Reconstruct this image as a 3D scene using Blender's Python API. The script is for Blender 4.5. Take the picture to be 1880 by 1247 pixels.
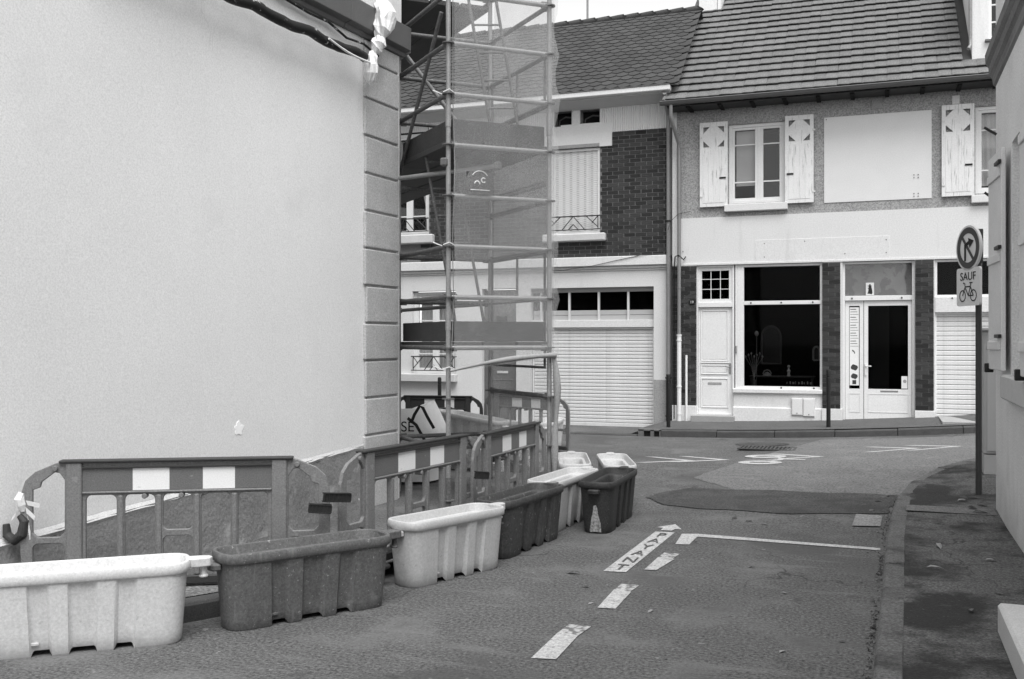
import bpy, bmesh, math, random
from mathutils import Vector, Matrix, noise
random.seed(7)
for o in list(bpy.data.objects): bpy.data.objects.remove(o, do_unlink=True)
S = bpy.context.scene; C = S.collection
R = math.radians
# ------------------------------------------------------------------ camera
cd = bpy.data.cameras.new('camera'); cam = bpy.data.objects.new('camera', cd); C.objects.link(cam)
cd.sensor_width = 36; cd.lens = 35.0; cd.clip_end = 2000; cd.clip_start = 0.05
cam.location = (0, 0, 1.70); cam.rotation_euler = (R(90.05), 0, R(20.3)); S.camera = cam
# ------------------------------------------------------------------ sky, sun, exposure (overcast, black and white film)
w = bpy.data.worlds.new('World'); S.world = w; w.use_nodes = True
wn = w.node_tree; wn.nodes.clear()
SUN_EL, SUN_AZ = 64, 148          # azimuth clockwise from +Y: soft light from behind the camera, to the right
sk = wn.nodes.new('ShaderNodeTexSky'); sk.sky_type = 'NISHITA'; sk.sun_disc = False
sk.sun_elevation = R(SUN_EL); sk.sun_rotation = R(SUN_AZ); sk.dust_density = 1.0; sk.air_density = 1.0
bw = wn.nodes.new('ShaderNodeRGBToBW'); bg = wn.nodes.new('ShaderNodeBackground'); wo = wn.nodes.new('ShaderNodeOutputWorld')
bg.inputs['Strength'].default_value = 0.15
wn.links.new(sk.outputs[0], bw.inputs[0]); wn.links.new(bw.outputs[0], bg.inputs[0]); wn.links.new(bg.outputs[0], wo.inputs[0])
sl = bpy.data.lights.new('sun', 'SUN'); sl.energy = 1.5; sl.angle = R(45); sl.color = (1, 1, 1)
so = bpy.data.objects.new('sun', sl); C.objects.link(so)
sd = Vector((math.sin(R(SUN_AZ)) * math.cos(R(SUN_EL)), math.cos(R(SUN_AZ)) * math.cos(R(SUN_EL)), math.sin(R(SUN_EL))))
so.rotation_euler = (-sd).to_track_quat('-Z', 'Y').to_euler(); so.location = sd * 30
S.view_settings.view_transform = 'Standard'; S.view_settings.look = 'None'
S.view_settings.exposure = 1.4; S.view_settings.gamma = 1.0
S.render.engine = 'CYCLES'

# ------------------------------------------------------------------ materials
MAT = {}
def mat(name, v, rough=0.8, var=0.12, vscale=6.0, fine=0.0, fscale=120.0, bump=0.0, bscale=80.0, bdist=0.004,
        spots=None, streak=None, metal=0.0, spec=0.3, wash=None, island=0.0, crack=None):
    """grey procedural surface: large variation, fine grain, relief, spots (scale, amount, value), streaks (value, amount, sx, sz)"""
    if name in MAT: return MAT[name]
    m = bpy.data.materials.new(name); m.use_nodes = True; nt = m.node_tree; n = nt.nodes; l = nt.links
    b = n['Principled BSDF']; b.inputs['Roughness'].default_value = rough; b.inputs['Metallic'].default_value = metal
    b.inputs['Specular IOR Level'].default_value = spec
    tc = n.new('ShaderNodeTexCoord'); co = tc.outputs['Object']
    def math_(op, a, c_):
        q = n.new('ShaderNodeMath'); q.operation = op
        for i, x in enumerate((a, c_)):
            if isinstance(x, (int, float)): q.inputs[i].default_value = x
            else: l.new(x, q.inputs[i])
        return q.outputs[0]
    def nz(scale, detail=4, rgh=.55, vec=None, mul=None):
        t = n.new('ShaderNodeTexNoise'); t.inputs['Scale'].default_value = scale; t.inputs['Detail'].default_value = detail
        t.inputs['Roughness'].default_value = rgh
        src = vec or co
        if mul:
            mp = n.new('ShaderNodeMapping'); mp.inputs['Scale'].default_value = mul; l.new(src, mp.inputs[0]); src = mp.outputs[0]
        l.new(src, t.inputs['Vector']); return t.outputs['Fac']
    val = v
    def mixv(a, bv, fac):
        mx = n.new('ShaderNodeMix'); mx.data_type = 'FLOAT'
        for i, x in ((2, a), (3, bv), (0, fac)):
            if isinstance(x, (int, float)): mx.inputs[i].default_value = x
            else: l.new(x, mx.inputs[i])
        return mx.outputs[0]
    if var:
        k = math_('MULTIPLY_ADD', nz(vscale), 2 * var); 
        k.node.inputs[2].default_value = 1 - var
        val = math_('MULTIPLY', val, k)
    if island:
        g = n.new('ShaderNodeNewGeometry'); oi = n.new('ShaderNodeObjectInfo')
        a = math_('ADD', g.outputs['Random Per Island'], oi.outputs['Random']); a = math_('FRACT', a, 0)
        k = math_('MULTIPLY_ADD', a, 2 * island); k.node.inputs[2].default_value = 1 - island
        val = math_('MULTIPLY', val, k)
    if fine:
        mr = n.new('ShaderNodeMapRange'); mr.inputs[1].default_value = .28; mr.inputs[2].default_value = .72; mr.inputs[3].default_value = max(.08, 1 - 1.3*fine); mr.inputs[4].default_value = 1 + 1.3*fine
        l.new(nz(fscale, 3, .75), mr.inputs[0]); k = mr.outputs[0]
        val = math_('MULTIPLY', val, k)
    for sp in (spots or []):
        sc, th, soft, sv, amt = sp
        t = nz(sc, 5, .6); mr = n.new('ShaderNodeMapRange'); mr.inputs[1].default_value = th; mr.inputs[2].default_value = th + soft
        mr.inputs[4].default_value = amt; l.new(t, mr.inputs[0]); val = mixv(val, sv, mr.outputs[0])
    if streak:
        sv, amt, mul, th = streak
        t = nz(1.0, 4, .6, mul=mul); mr = n.new('ShaderNodeMapRange'); mr.inputs[1].default_value = th; mr.inputs[2].default_value = th + .15
        mr.inputs[4].default_value = amt; l.new(t, mr.inputs[0]); val = mixv(val, sv, mr.outputs[0])
    if crack:                                 # hairline cracks: (scale, width, value, amount, how rare)
        sc, wd, cv, amt, rare = crack
        dn = n.new('ShaderNodeTexNoise'); dn.inputs['Scale'].default_value = sc*3.5; dn.inputs['Detail'].default_value = 5; l.new(co, dn.inputs['Vector'])
        ma = n.new('ShaderNodeVectorMath'); ma.operation = 'MULTIPLY_ADD'; ma.inputs[1].default_value = (.35/sc,)*3; l.new(dn.outputs['Color'], ma.inputs[0]); l.new(co, ma.inputs[2])
        vo = n.new('ShaderNodeTexVoronoi'); vo.feature = 'DISTANCE_TO_EDGE'; vo.inputs['Scale'].default_value = sc; l.new(ma.outputs[0], vo.inputs['Vector'])
        m1 = n.new('ShaderNodeMapRange'); m1.inputs[1].default_value = wd; m1.inputs[2].default_value = 0; m1.inputs[4].default_value = amt; l.new(vo.outputs['Distance'], m1.inputs[0])
        m2 = n.new('ShaderNodeMapRange'); m2.inputs[1].default_value = rare; m2.inputs[2].default_value = rare+.06; l.new(nz(sc*.9, 3), m2.inputs[0])
        val = mixv(val, cv, math_('MULTIPLY', m1.outputs[0], m2.outputs[0]))
    if wash:                                  # dirt rising from the ground: (height, value, amount)
        hz, sv, amt = wash
        sx = n.new('ShaderNodeSeparateXYZ'); l.new(co, sx.inputs[0])
        q = math_('MULTIPLY_ADD', nz(3.0), .5 * hz); l.new(sx.outputs['Z'], q.node.inputs[2])
        mr = n.new('ShaderNodeMapRange'); mr.inputs[1].default_value = hz; mr.inputs[2].default_value = 0; mr.inputs[4].default_value = amt
        l.new(q, mr.inputs[0]); val = mixv(val, sv, mr.outputs[0])
    if isinstance(val, (int, float)): b.inputs['Base Color'].default_value = (val, val, val, 1)
    else:
        cc = n.new('ShaderNodeCombineColor')
        for i in range(3): l.new(val, cc.inputs[i])
        l.new(cc.outputs[0], b.inputs['Base Color'])
    if bump:
        bp = n.new('ShaderNodeBump'); bp.inputs['Strength'].default_value = bump; bp.inputs['Distance'].default_value = bdist
        l.new(nz(bscale, 6, .65), bp.inputs['Height']); l.new(bp.outputs[0], b.inputs['Normal'])
    MAT[name] = m; return m

def glass(name, refl=0.05, tint=0.0):
    if name in MAT: return MAT[name]
    m = bpy.data.materials.new(name); m.use_nodes = True; nt = m.node_tree; n = nt.nodes; l = nt.links
    n.remove(n['Principled BSDF']); out = n['Material Output']
    tr = n.new('ShaderNodeBsdfTransparent'); tr.inputs[0].default_value = (1 - tint,) * 3 + (1,)
    gl = n.new('ShaderNodeBsdfGlossy'); gl.inputs['Roughness'].default_value = 0.02
    lw = n.new('ShaderNodeLayerWeight'); lw.inputs[0].default_value = 0.12
    mr = n.new('ShaderNodeMapRange'); mr.inputs[3].default_value = refl; mr.inputs[4].default_value = 0.35
    l.new(lw.outputs['Fresnel'], mr.inputs[0]); mx = n.new('ShaderNodeMixShader')
    l.new(mr.outputs[0], mx.inputs[0]); l.new(tr.outputs[0], mx.inputs[1]); l.new(gl.outputs[0], mx.inputs[2]); l.new(mx.outputs[0], out.inputs[0])
    MAT[name] = m; return m

def netmat(name, v, dens, scale=150):
    m = bpy.data.materials.new(name); m.use_nodes = True; nt = m.node_tree; n = nt.nodes; l = nt.links
    n.remove(n['Principled BSDF']); out = n['Material Output']
    tr = n.new('ShaderNodeBsdfTransparent'); df = n.new('ShaderNodeBsdfDiffuse'); tl = n.new('ShaderNodeBsdfTranslucent')
    df.inputs[0].default_value = tl.inputs[0].default_value = (v, v, v, 1)
    ad = n.new('ShaderNodeMixShader'); ad.inputs[0].default_value = .45; l.new(df.outputs[0], ad.inputs[1]); l.new(tl.outputs[0], ad.inputs[2])
    tc = n.new('ShaderNodeTexCoord')
    t = n.new('ShaderNodeTexNoise'); t.inputs['Scale'].default_value = scale; t.inputs['Detail'].default_value = 2; l.new(tc.outputs['Object'], t.inputs['Vector'])
    t2 = n.new('ShaderNodeTexNoise'); t2.inputs['Scale'].default_value = 2.2; l.new(tc.outputs['Object'], t2.inputs['Vector'])
    a = n.new('ShaderNodeMath'); a.operation = 'MULTIPLY_ADD'; a.inputs[1].default_value = .35; a.inputs[2].default_value = dens - .3; l.new(t.outputs['Fac'], a.inputs[0])
    b = n.new('ShaderNodeMath'); b.operation = 'MULTIPLY_ADD'; b.inputs[1].default_value = .25; l.new(t2.outputs['Fac'], b.inputs[0]); l.new(a.outputs[0], b.inputs[2])
    mx = n.new('ShaderNodeMixShader'); l.new(b.outputs[0], mx.inputs[0]); l.new(tr.outputs[0], mx.inputs[1]); l.new(ad.outputs[0], mx.inputs[2]); l.new(mx.outputs[0], out.inputs[0])
    return m

asphalt = mat('asphalt', .086, .9, .25, 1.1, .75, 48, .5, 60, .006, spots=[(1.6, .50, .16, .15, .65), (55, .60, .10, .22, .6), (30, .60, .08, .03, .6), (.8, .54, .10, .045, .65), (4.5, .64, .06, .04, .5), (12, .66, .05, .22, .6)], streak=(.17, .45, (1.1, 6, 1), .58), crack=(.55, .008, .02, .8, .50))
asphalt_light = mat('asphalt_light', .130, .9, .2, 1.5, .6, 40, .5, 60, .006, streak=(.22, .4, (1.0, 5, 1), .58), spots=[(40, .60, .10, .05, .5), (3.2, .6, .16, .26, .5), (.9, .60, .12, .08, .4)])
asphalt_dark = mat('asphalt_dark', .056, .9, .4, 1.4, .7, 48, .5, 60, .006, spots=[(3, .50, .12, .03, .6), (55, .62, .10, .16, .5)])
kerb_near = mat('kerb_near', .105, .9, .35, 5, .5, 60, .5, 40, .008, spots=[(3, .52, .12, .025, .7), (9, .62, .08, .16, .5)])
band_concrete = mat('band_concrete', .13, .9, .3, 4, .5, 60, .5, 40, .006, spots=[(4, .55, .1, .05, .6)])
slab_pale = mat('slab_pale', .21, .9, .25, 4, .5, 50, .5, 30, .008, spots=[(6, .56, .1, .09, .6)])
asphalt_walk = mat('asphalt_walk', .095, .92, .35, 2.0, .7, 55, .6, 60, .008, spots=[(1.25, .47, .10, .016, .88), (6, .56, .1, .030, .6), (5, .66, .1, .15, .4), (40, .64, .08, .2, .4)], crack=(1.1, .012, .015, .8, .46))
asphalt_far = mat('asphalt_far', .085, .92, .25, 2.0, .5, 90, .4, 90, .004)
dirt = mat('dirt', .16, .95, .4, 3, .6, 40, .9, 22, .03, spots=[(8, .55, .1, .05, .6)])
paint = mat('road_paint', .40, .85, .2, 6, .35, 60, spots=[(38, .56, .1, .16, .8), (7, .60, .1, .22, .7)])
paint_worn = mat('road_paint_worn', .40, .8, .2, 6, .3, 70, spots=[(22, .46, .1, .12, .95)])
granite = mat('kerb_stone', .13, .85, .3, 7, .35, 130, .3, 60, .006, spots=[(4, .6, .15, .05, .5)])
granite_dark = mat('kerb_stone_dark', .06, .85, .3, 7, .35, 130, .3, 60, .006)
plaster_left = mat('plaster_left', .73, .9, .10, .6, .12, 80, .35, 34, .005, spots=[(1.4, .60, .16, .60, .4), (9, .72, .04, .5, .4)], streak=(.60, .35, (2.2, 2.2, .35), .60), crack=(.45, .0028, .45, .5, .56))
plaster_white = mat('plaster_white', .63, .85, .06, 1.5, .10, 45, .12, 60, .003, spots=[(3, .60, .12, .50, .4), (14, .70, .05, .35, .5)], streak=(.46, .4, (3.5, 3.5, .5), .60))
splash_white = mat('splash_white', .92, .7, .03, 5)
paint_white = mat('paint_white', .66, .6, .05, 3, .06, 55)
paint_white_old = mat('paint_white_old', .70, .65, .08, 5, .08, 50, streak=(.16, .8, (38, 38, 3.0), .575))
frame_white = mat('frame_white', .70, .5, .05, 3, .08, 50, streak=(.5, .3, (6, 6, 1), .6))
plinth_render = mat('plinth_render', .23, .95, .22, 3, .2, 50, .6, 18, .02, spots=[(6, .66, .05, .08, .7), (2.5, .58, .08, .46, .5)])
plinth_edge = mat('plinth_edge', .46, .9, .15, 6, .2, 90, .4, 40, .006)
quoin_stone = mat('quoin_stone', .44, .92, .16, 5, .25, 70, .5, 70, .008, spots=[(3.5, .60, .15, .36, .5)], island=.08)
zinc_dark = mat('zinc_dark', .10, .5, .15, 4, .1, 80, metal=.0, spec=.4)
pebble = mat('pebbledash', .32, .95, .12, 2, .45, 45, .8, 110, .012)
brick_dark = mat('brick_dark', .036, .9, .3, 9, .3, 120, .4, 70, .004, island=.45)
brick_shop = mat('brick_shop', .036, .9, .35, 12, .4, 120, .4, 70, .004, island=.5)
mortar = mat('mortar', .17, .95, .2, 10, .3, 120, .3, 90, .004)
mortar_dark = mat('mortar_dark', .16, .95, .2, 10, .3, 120, .3, 90, .004)
tile_a = mat('tile_shop', .122, .9, .25, 8, .5, 45, .4, 60, .006, island=.10, spots=[(9, .62, .1, .22, .5)], streak=(.055, .5, (3, .4, .4), .6))
tile_b = mat('tile_garage', .046, .9, .2, 6, .3, 70, .4, 60, .006, island=.18)
tile_under = mat('tile_underside', .05, .95, .1)
metal_pipe = mat('metal_pipe', .22, .5, .15, 6, .15, 60, metal=.2)
pipe_white = mat('pipe_white', .72, .5, .06, 5)
iron_black = mat('iron_black', .012, .5, .1, 5)
iron_rail = mat('iron_rail', .03, .5, .2, 5)
concrete_step = mat('concrete_step', .30, .9, .15, 5, .3, 80, .3, 60, .005)
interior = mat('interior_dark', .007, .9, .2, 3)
curtain_m = mat('curtain', .65, .9, .1, 4, .1, 60)
sky_sheen_cloth_m = mat('sky_sheen_cloth', .62, .9, .15, 2)  # pale tone for the painted sky reflection and for the ground floor curtain
glass_shop = glass('glass_shop', .001, .4); glass_up = glass('glass_up', .03, .15); glass_near = glass('glass_near', .05, .3)
shutter_m = mat('shutter_white', .62, .5, .08, 3, .08, 50, streak=(.42, .5, (5, 5, .6), .55))
galv = mat('galvanised', .26, .45, .2, 7, .2, 70, metal=.35, spec=.5, spots=[(14, .6, .1, .4, .5)])
galv_dark = mat('galvanised_dirty', .12, .6, .3, 7, .3, 60, metal=.3, spots=[(16, .58, .1, .28, .5)])
deck_m = mat('deck_steel', .045, .7, .25, 9, .2, 60)
toe_m = mat('toe_board', .045, .8, .3, 5, .3, 60)
plastic_barrier = mat('barrier_plastic', .165, .55, .18, 4, .25, 90, .1, 60, .003, spots=[(20, .62, .06, .26, .5)])
plastic_barrier_dark = mat('barrier_plastic_dark', .035, .6, .2, 4, .2, 90)
reflect_white = mat('reflective_white', .72, .45, .06, 8, .08, 120, spots=[(16, .66, .06, .3, .5)])
reflect_red = mat('reflective_band', .125, .45, .12, 8, .25, 120, spots=[(26, .68, .05, .4, .5)])
tub_white = mat('tub_white', .56, .55, .07, 4, .14, 60, .06, 30, .003, spots=[(5, .60, .1, .44, .5), (24, .66, .05, .30, .5)], spec=.35, wash=(.16, .25, .6))
tub_cream = mat('tub_cream', .46, .55, .08, 4, .12, 60, .06, 30, .003, spots=[(5, .60, .1, .34, .5), (24, .66, .05, .22, .5)], spec=.35, wash=(.16, .18, .6))
tub_slate = mat('tub_slate', .055, .6, .3, 4, .3, 50, .1, 40, .003, spots=[(30, .62, .06, .28, .55), (7, .62, .08, .16, .5)], streak=(.20, .5, (18, 18, 2.5), .60))
tub_dark = mat('tub_dark', .105, .6, .22, 4, .28, 60, .1, 50, .003, spots=[(38, .645, .04, .40, .6), (6, .60, .08, .20, .5), (90, .68, .03, .5, .6)], streak=(.24, .45, (20, 20, 3), .60))
tub_black = mat('tub_black', .032, .55, .25, 4, .4, 70, .1, 50, .003, spots=[(26, .66, .06, .28, .5)], streak=(.22, .4, (18, 18, 2.5), .65))
tub_grey = mat('tub_grey', .40, .55, .12, 4, .25, 90, spots=[(9, .6, .1, .25, .4)])
rubber = mat('black_rubber', .02, .7, .3, 8)
sheet_w = mat('plastic_sheet', .70, .35, .06, 8, .08, 60, .3, 18, .01)
bag_w = mat('bag_weave', .74, .7, .05, 5, .12, 160, .2, 40, .004)
ink = mat('ink_black', .02, .8, 0)
sign_white = mat('sign_white', .62, .4, .03, 4); sign_grey = mat('sign_back', .16, .5, .1, 5); sign_dark = mat('sign_band', .045, .45, .05, 5)
cable_m = mat('cable_black', .012, .6, .3, 12, .3, 60, spots=[(13, .60, .06, .55, .8)])
right_wall = mat('right_wall', .72, .9, .16, 1.5, .18, 60, .2, 90, .004, spots=[(1.3, .58, .15, .55, .5), (5, .66, .1, .4, .4)], wash=(.8, .20, .6))
stone_sill = mat('stone_sill', .52, .85, .12, 5, .15, 120, .2, 60, .005)
wood_mould = mat('moulding_grey', .14, .8, .3, 8, .3, 60, streak=(.26, .6, (9, .5, 9), .5))
shutter_grey = mat('shutter_grey', .68, .7, .1, 3, .1, 90)
cabinet_m = mat('cabinet_grey', .42, .6, .05, 4)
leaf_m = mat('dead_leaf', .08, .9, .4, 20, island=.6)
leaf_pale = mat('pale_litter', .24, .9, .2, 20)
rubble_m = mat('rubble', .22, .95, .4, 9, .5, 40, .6, 30, .01, island=.5)
wood_door = mat('door_brown', .11, .7, .2, 3, .2, 60)
sky_pattern_m = mat('marbled_sky_tone', .22, .4, .3, 3, .1, 60, spots=[(3.5, .52, .03, .10, .7)])  # sky reflection and its ornate pattern put into the colour
net_m = netmat('net_mesh', .66, .29); net_thick = mat('net_bundle', .27, .9, .2, 20, .2, 90, .4, 60, .006)

# ------------------------------------------------------------------ mesh building helpers
def WM(o):
    m = o.matrix_basis.copy()
    return WM(o.parent) @ m if o.parent else m
class MB:
    def __init__(s): s.v = []; s.f = []; s.mi = []
    def add(s, vs, fs, mi=0):
        k = len(s.v); s.v += [Vector(p) for p in vs]
        for f in fs: s.f.append([k + i for i in f]); s.mi.append(mi)
        return s
    def box(s, a, b, mi=0, M=None):
        x0, y0, z0 = a; x1, y1, z1 = b
        vs = [Vector(p) for p in ((x0,y0,z0),(x1,y0,z0),(x1,y1,z0),(x0,y1,z0),(x0,y0,z1),(x1,y0,z1),(x1,y1,z1),(x0,y1,z1))]
        if M is not None: vs = [M @ p for p in vs]
        return s.add(vs, [(0,3,2,1),(4,5,6,7),(0,1,5,4),(1,2,6,5),(2,3,7,6),(3,0,4,7)], mi)
    def tube(s, p, q, r, n=10, r2=None, mi=0, cap=True):
        p = Vector(p); q = Vector(q); d = (q - p).normalized(); r2 = r if r2 is None else r2
        a = d.orthogonal().normalized(); b = d.cross(a)
        vs = []
        for k in range(n):
            t = 2 * math.pi * k / n; u = a * math.cos(t) + b * math.sin(t); vs += [p + u * r, q + u * r2]
        fs = [(2*k, 2*((k+1) % n), 2*((k+1) % n)+1, 2*k+1) for k in range(n)]
        if cap: fs += [tuple(2*k for k in reversed(range(n))), tuple(2*k+1 for k in range(n))]
        return s.add(vs, fs, mi)
    def path(s, pts, r, n=8, mi=0):
        pts = [Vector(p) for p in pts]; rr = r if isinstance(r, (list, tuple)) else [r] * len(pts)
        a = None; vs = []; m = len(pts)
        for i, p in enumerate(pts):
            d = (pts[min(i+1, m-1)] - pts[max(i-1, 0)]).normalized()
            a = d.orthogonal().normalized() if a is None else (a - d * a.dot(d)).normalized()
            b = d.cross(a)
            for k in range(n):
                t = 2*math.pi*k/n; vs.append(p + (a*math.cos(t) + b*math.sin(t)) * rr[i])
        fs = [(i*n+k, i*n+(k+1) % n, (i+1)*n+(k+1) % n, (i+1)*n+k) for i in range(m-1) for k in range(n)]
        fs += [tuple(reversed(range(n))), tuple((m-1)*n+k for k in range(n))]
        return s.add(vs, fs, mi)
    def prism(s, poly, d, mi=0):
        """poly: list of 3-D points in a plane; d: extrusion vector"""
        n = len(poly); d = Vector(d); vs = [Vector(p) for p in poly]; vs += [p + d for p in vs[:n]]
        return s.add(vs, [tuple(reversed(range(n))), tuple(n+k for k in range(n))] + [(k, (k+1) % n, n+(k+1) % n, n+k) for k in range(n)], mi)
    def build(s, name, m, parent=None, local=False, bevel=0, smooth=False, seg=1):
        me = bpy.data.meshes.new(name)
        vs = s.v
        if parent is not None and not local:
            I = WM(parent).inverted(); vs = [I @ p for p in vs]
        me.from_pydata([tuple(p) for p in vs], [], s.f)
        ms = m if isinstance(m, (list, tuple)) else [m]
        for q in ms: me.materials.append(q)
        if len(ms) > 1: me.polygons.foreach_set('material_index', s.mi)
        bm = bmesh.new(); bm.from_mesh(me); bmesh.ops.recalc_face_normals(bm, faces=bm.faces); bm.to_mesh(me); bm.free()
        o = bpy.data.objects.new(name, me); C.objects.link(o); o.parent = parent
        if bevel:
            bv = o.modifiers.new('bevel', 'BEVEL'); bv.width = bevel; bv.segments = seg; bv.limit_method = 'ANGLE'; bv.angle_limit = R(35)
        if smooth:
            for p in me.polygons: p.use_smooth = True
            me.set_sharp_from_angle(angle=R(40))
        return o
def box(name, m, parent, a, b, bevel=0.004, local=False): return MB().box(a, b).build(name, m, parent, local, bevel)
def tag(o, label, cat, group=None, kind=None):
    o['label'] = label; o['category'] = cat
    if group: o['group'] = group
    if kind: o['kind'] = kind
    return o
def empty(name, loc=(0,0,0), rz=0):
    o = bpy.data.objects.new(name, None); C.objects.link(o); o.location = loc; o.rotation_euler = (0,0,rz); o.empty_display_size = .2; return o
def inst(src, name, parent, loc, rot=(0,0,0), scale=(1,1,1), mesh=None):
    o = bpy.data.objects.new(name, mesh or src); C.objects.link(o); o.parent = parent; o.location = loc; o.rotation_euler = rot; o.scale = scale; return o
def copy_tree(o, parent=None):
    c = o.copy(); C.objects.link(c); c.parent = parent
    for ch in [x for x in bpy.data.objects if x.parent is o]: copy_tree(ch, c)
    return c
def struct(o): o['kind'] = 'structure'; return o
def text_mesh(txt, size, depth=0.002, align='CENTER', sx=1.0):
    cu = bpy.data.curves.new('text', 'FONT'); cu.body = txt; cu.size = size; cu.extrude = depth / 2; cu.align_x = align; cu.align_y = 'CENTER'
    ob = bpy.data.objects.new('text', cu); me = bpy.data.meshes.new_from_object(ob); bpy.data.objects.remove(ob); bpy.data.curves.remove(cu)
    for v in me.vertices: v.co.x *= sx
    return me
def cells(x0, x1, z0, z1, holes):
    xs = sorted({x0, x1} | {h[0] for h in holes} | {h[1] for h in holes}); zs = sorted({z0, z1} | {h[2] for h in holes} | {h[3] for h in holes})
    xs = [x for x in xs if x0 <= x <= x1]; zs = [z for z in zs if z0 <= z <= z1]
    for i in range(len(xs)-1):
        for j in range(len(zs)-1):
            cx = (xs[i]+xs[i+1])/2; cz = (zs[j]+zs[j+1])/2
            if not any(h[0] < cx < h[1] and h[2] < cz < h[3] for h in holes): yield xs[i], xs[i+1], zs[j], zs[j+1]
def holed(name, m, parent, x0, x1, z0, z1, y0, y1, holes):
    """a slab facing -Y with rectangular openings, as one clean solid"""
    bm = bmesh.new(); cache = {}
    def V(x, y, z):
        k = (round(x,4), round(y,4), round(z,4))
        if k not in cache: cache[k] = bm.verts.new(k)
        return cache[k]
    cs = list(cells(x0, x1, z0, z1, holes)); keys = {(round(a,4),round(c,4)) for a,b,c,d in cs}
    from collections import Counter
    edge = Counter()
    for a,b,c,d in cs:
        for e in (((a,c),(b,c)),((b,c),(b,d)),((b,d),(a,d)),((a,d),(a,c))):
            e = tuple(sorted((round(p[0],4),round(p[1],4)) for p in e)); edge[e] += 1
        bm.faces.new([V(a,y0,c),V(b,y0,c),V(b,y0,d),V(a,y0,d)]); bm.faces.new([V(a,y1,c),V(a,y1,d),V(b,y1,d),V(b,y1,c)])
    for e, k in edge.items():
        if k == 1: bm.faces.new([V(e[0][0],y0,e[0][1]),V(e[1][0],y0,e[1][1]),V(e[1][0],y1,e[1][1]),V(e[0][0],y1,e[0][1])])
    bmesh.ops.recalc_face_normals(bm, faces=bm.faces)
    I = WM(parent).inverted()
    for v in bm.verts: v.co = I @ v.co
    me = bpy.data.meshes.new(name); bm.to_mesh(me); bm.free(); me.materials.append(m)
    o = bpy.data.objects.new(name, me); C.objects.link(o); o.parent = parent; return o
def sstep(a, b, x): t = max(0, min(1, (x-a)/(b-a))); return t*t*(3-2*t)
def g(x, y):
    """road level: the cross street climbs to the right"""
    u = max(0, x + 4.5); h = .0066*u*u if u < 6 else .0066*36 + .079*(u-6)
    if u > 12: h = .0066*36 + .079*6
    return h * sstep(8.5, 15.5, y)
def gp(x, y): return g(x, y) + .11 + .03*(y-17.4)       # far pavement

# ------------------------------------------------------------------ ground
def sheet(name, m, poly_or_grid, parent=None, dz=0.0, hf=g, n=None):
    pass
def grid_sheet(name, m, xs, ys, hf, parent=None):
    b = MB(); vs = [(x, y, hf(x, y)) for y in ys for x in xs]; nx = len(xs)
    fs = [(j*nx+i, j*nx+i+1, (j+1)*nx+i+1, (j+1)*nx+i) for j in range(len(ys)-1) for i in range(nx-1)]
    o = b.add(vs, fs).build(name, m, parent)
    for p in o.data.polygons: p.use_smooth = True
    return o
def fr(a, b, st):
    n = max(1, round((b-a)/st)); return [a + (b-a)*i/n for i in range(n+1)]
xs = [-300, -80, -30] + fr(-20, 12, .4) + [20, 40, 100, 300]; ys = [-300, -60, -15, -5, 0] + fr(2, 20, .4) + [26, 40, 100, 400]
road = struct(grid_sheet('road', asphalt, xs, ys, g))
def patch(name, m, pts, dz, parent=road, sub=.3, hf=g):
    """a flush sheet on the road: polygon in plan, cut into a fine grid, dz above the road"""
    bm = bmesh.new(); f = bm.faces.new([bm.verts.new((p[0], p[1], 0)) for p in pts])
    x0 = min(p[0] for p in pts); x1 = max(p[0] for p in pts); y0 = min(p[1] for p in pts); y1 = max(p[1] for p in pts)
    for x in [q for q in fr(math.floor(x0/.4)*.4, math.ceil(x1/.4)*.4, .4)]:
        bmesh.ops.bisect_plane(bm, geom=bm.verts[:]+bm.edges[:]+bm.faces[:], plane_co=(x,0,0), plane_no=(1,0,0))
    for y in [q for q in fr(2+math.floor((y0-2)/.4)*.4, 2+math.ceil((y1-2)/.4)*.4, .4)]:
        bmesh.ops.bisect_plane(bm, geom=bm.verts[:]+bm.edges[:]+bm.faces[:], plane_co=(0,y,0), plane_no=(0,1,0))
    for v in bm.verts: v.co.z = hf(v.co.x, v.co.y) + dz
    bmesh.ops.recalc_face_normals(bm, faces=bm.faces)
    for fc in bm.faces:
        if fc.normal.z < 0: fc.normal_flip()
    me = bpy.data.meshes.new(name); bm.to_mesh(me); bm.free(); me.materials.append(m)
    o = bpy.data.objects.new(name, me); C.objects.link(o); o.parent = parent
    return o
# wear and repairs in the carriageway
def ragged(pts, amp=.035, st=.09):
    out = []
    for i in range(len(pts)):
        a = Vector(pts[i]); c = Vector(pts[(i+1) % len(pts)]); n = max(1, int((c-a).length/st)); d = (c-a).normalized()
        for k in range(n): p = a.lerp(c, k/n) + Vector((-d.y, d.x))*(amp*noise.noise((a.x+k*.9, a.y*3+k*.9, 1))+random.uniform(-.008,.008)); out.append((p.x, p.y))
    return out
patch('asphalt_repair', asphalt_light, ragged([(-1.75,14.0),(-2.15,12.2),(-1.4,11.15),(.2,11.35),(.5,12.4),(1.2,13.6),(2.2,14.0),(6,14.5),(6,16.9),(-.9,16.9)]), .004)
patch('asphalt_strip', asphalt_dark, ragged([(-2.35,10.55),(-2.1,10.15),(-1.7,10.02),(-1.3,10.05),(-.9,9.98),(-.45,10.12),(.06,10.28),(.12,10.8),(.16,11.3),(-.2,11.38),(-.7,11.33),(-1.1,11.40),(-1.6,11.32),(-2.0,11.36),(-2.25,11.0)]), .008)
patch('gutter_cover', slab_pale, [(-.24,9.55),(.0,9.6),(.02,10.12),(-.22,10.15)], .012)
patch('manhole_cover', asphalt_dark, [(-1.75+.42*math.cos(k*.35), 16.15+.28*math.sin(k*.35)) for k in range(18)], .008)
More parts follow.
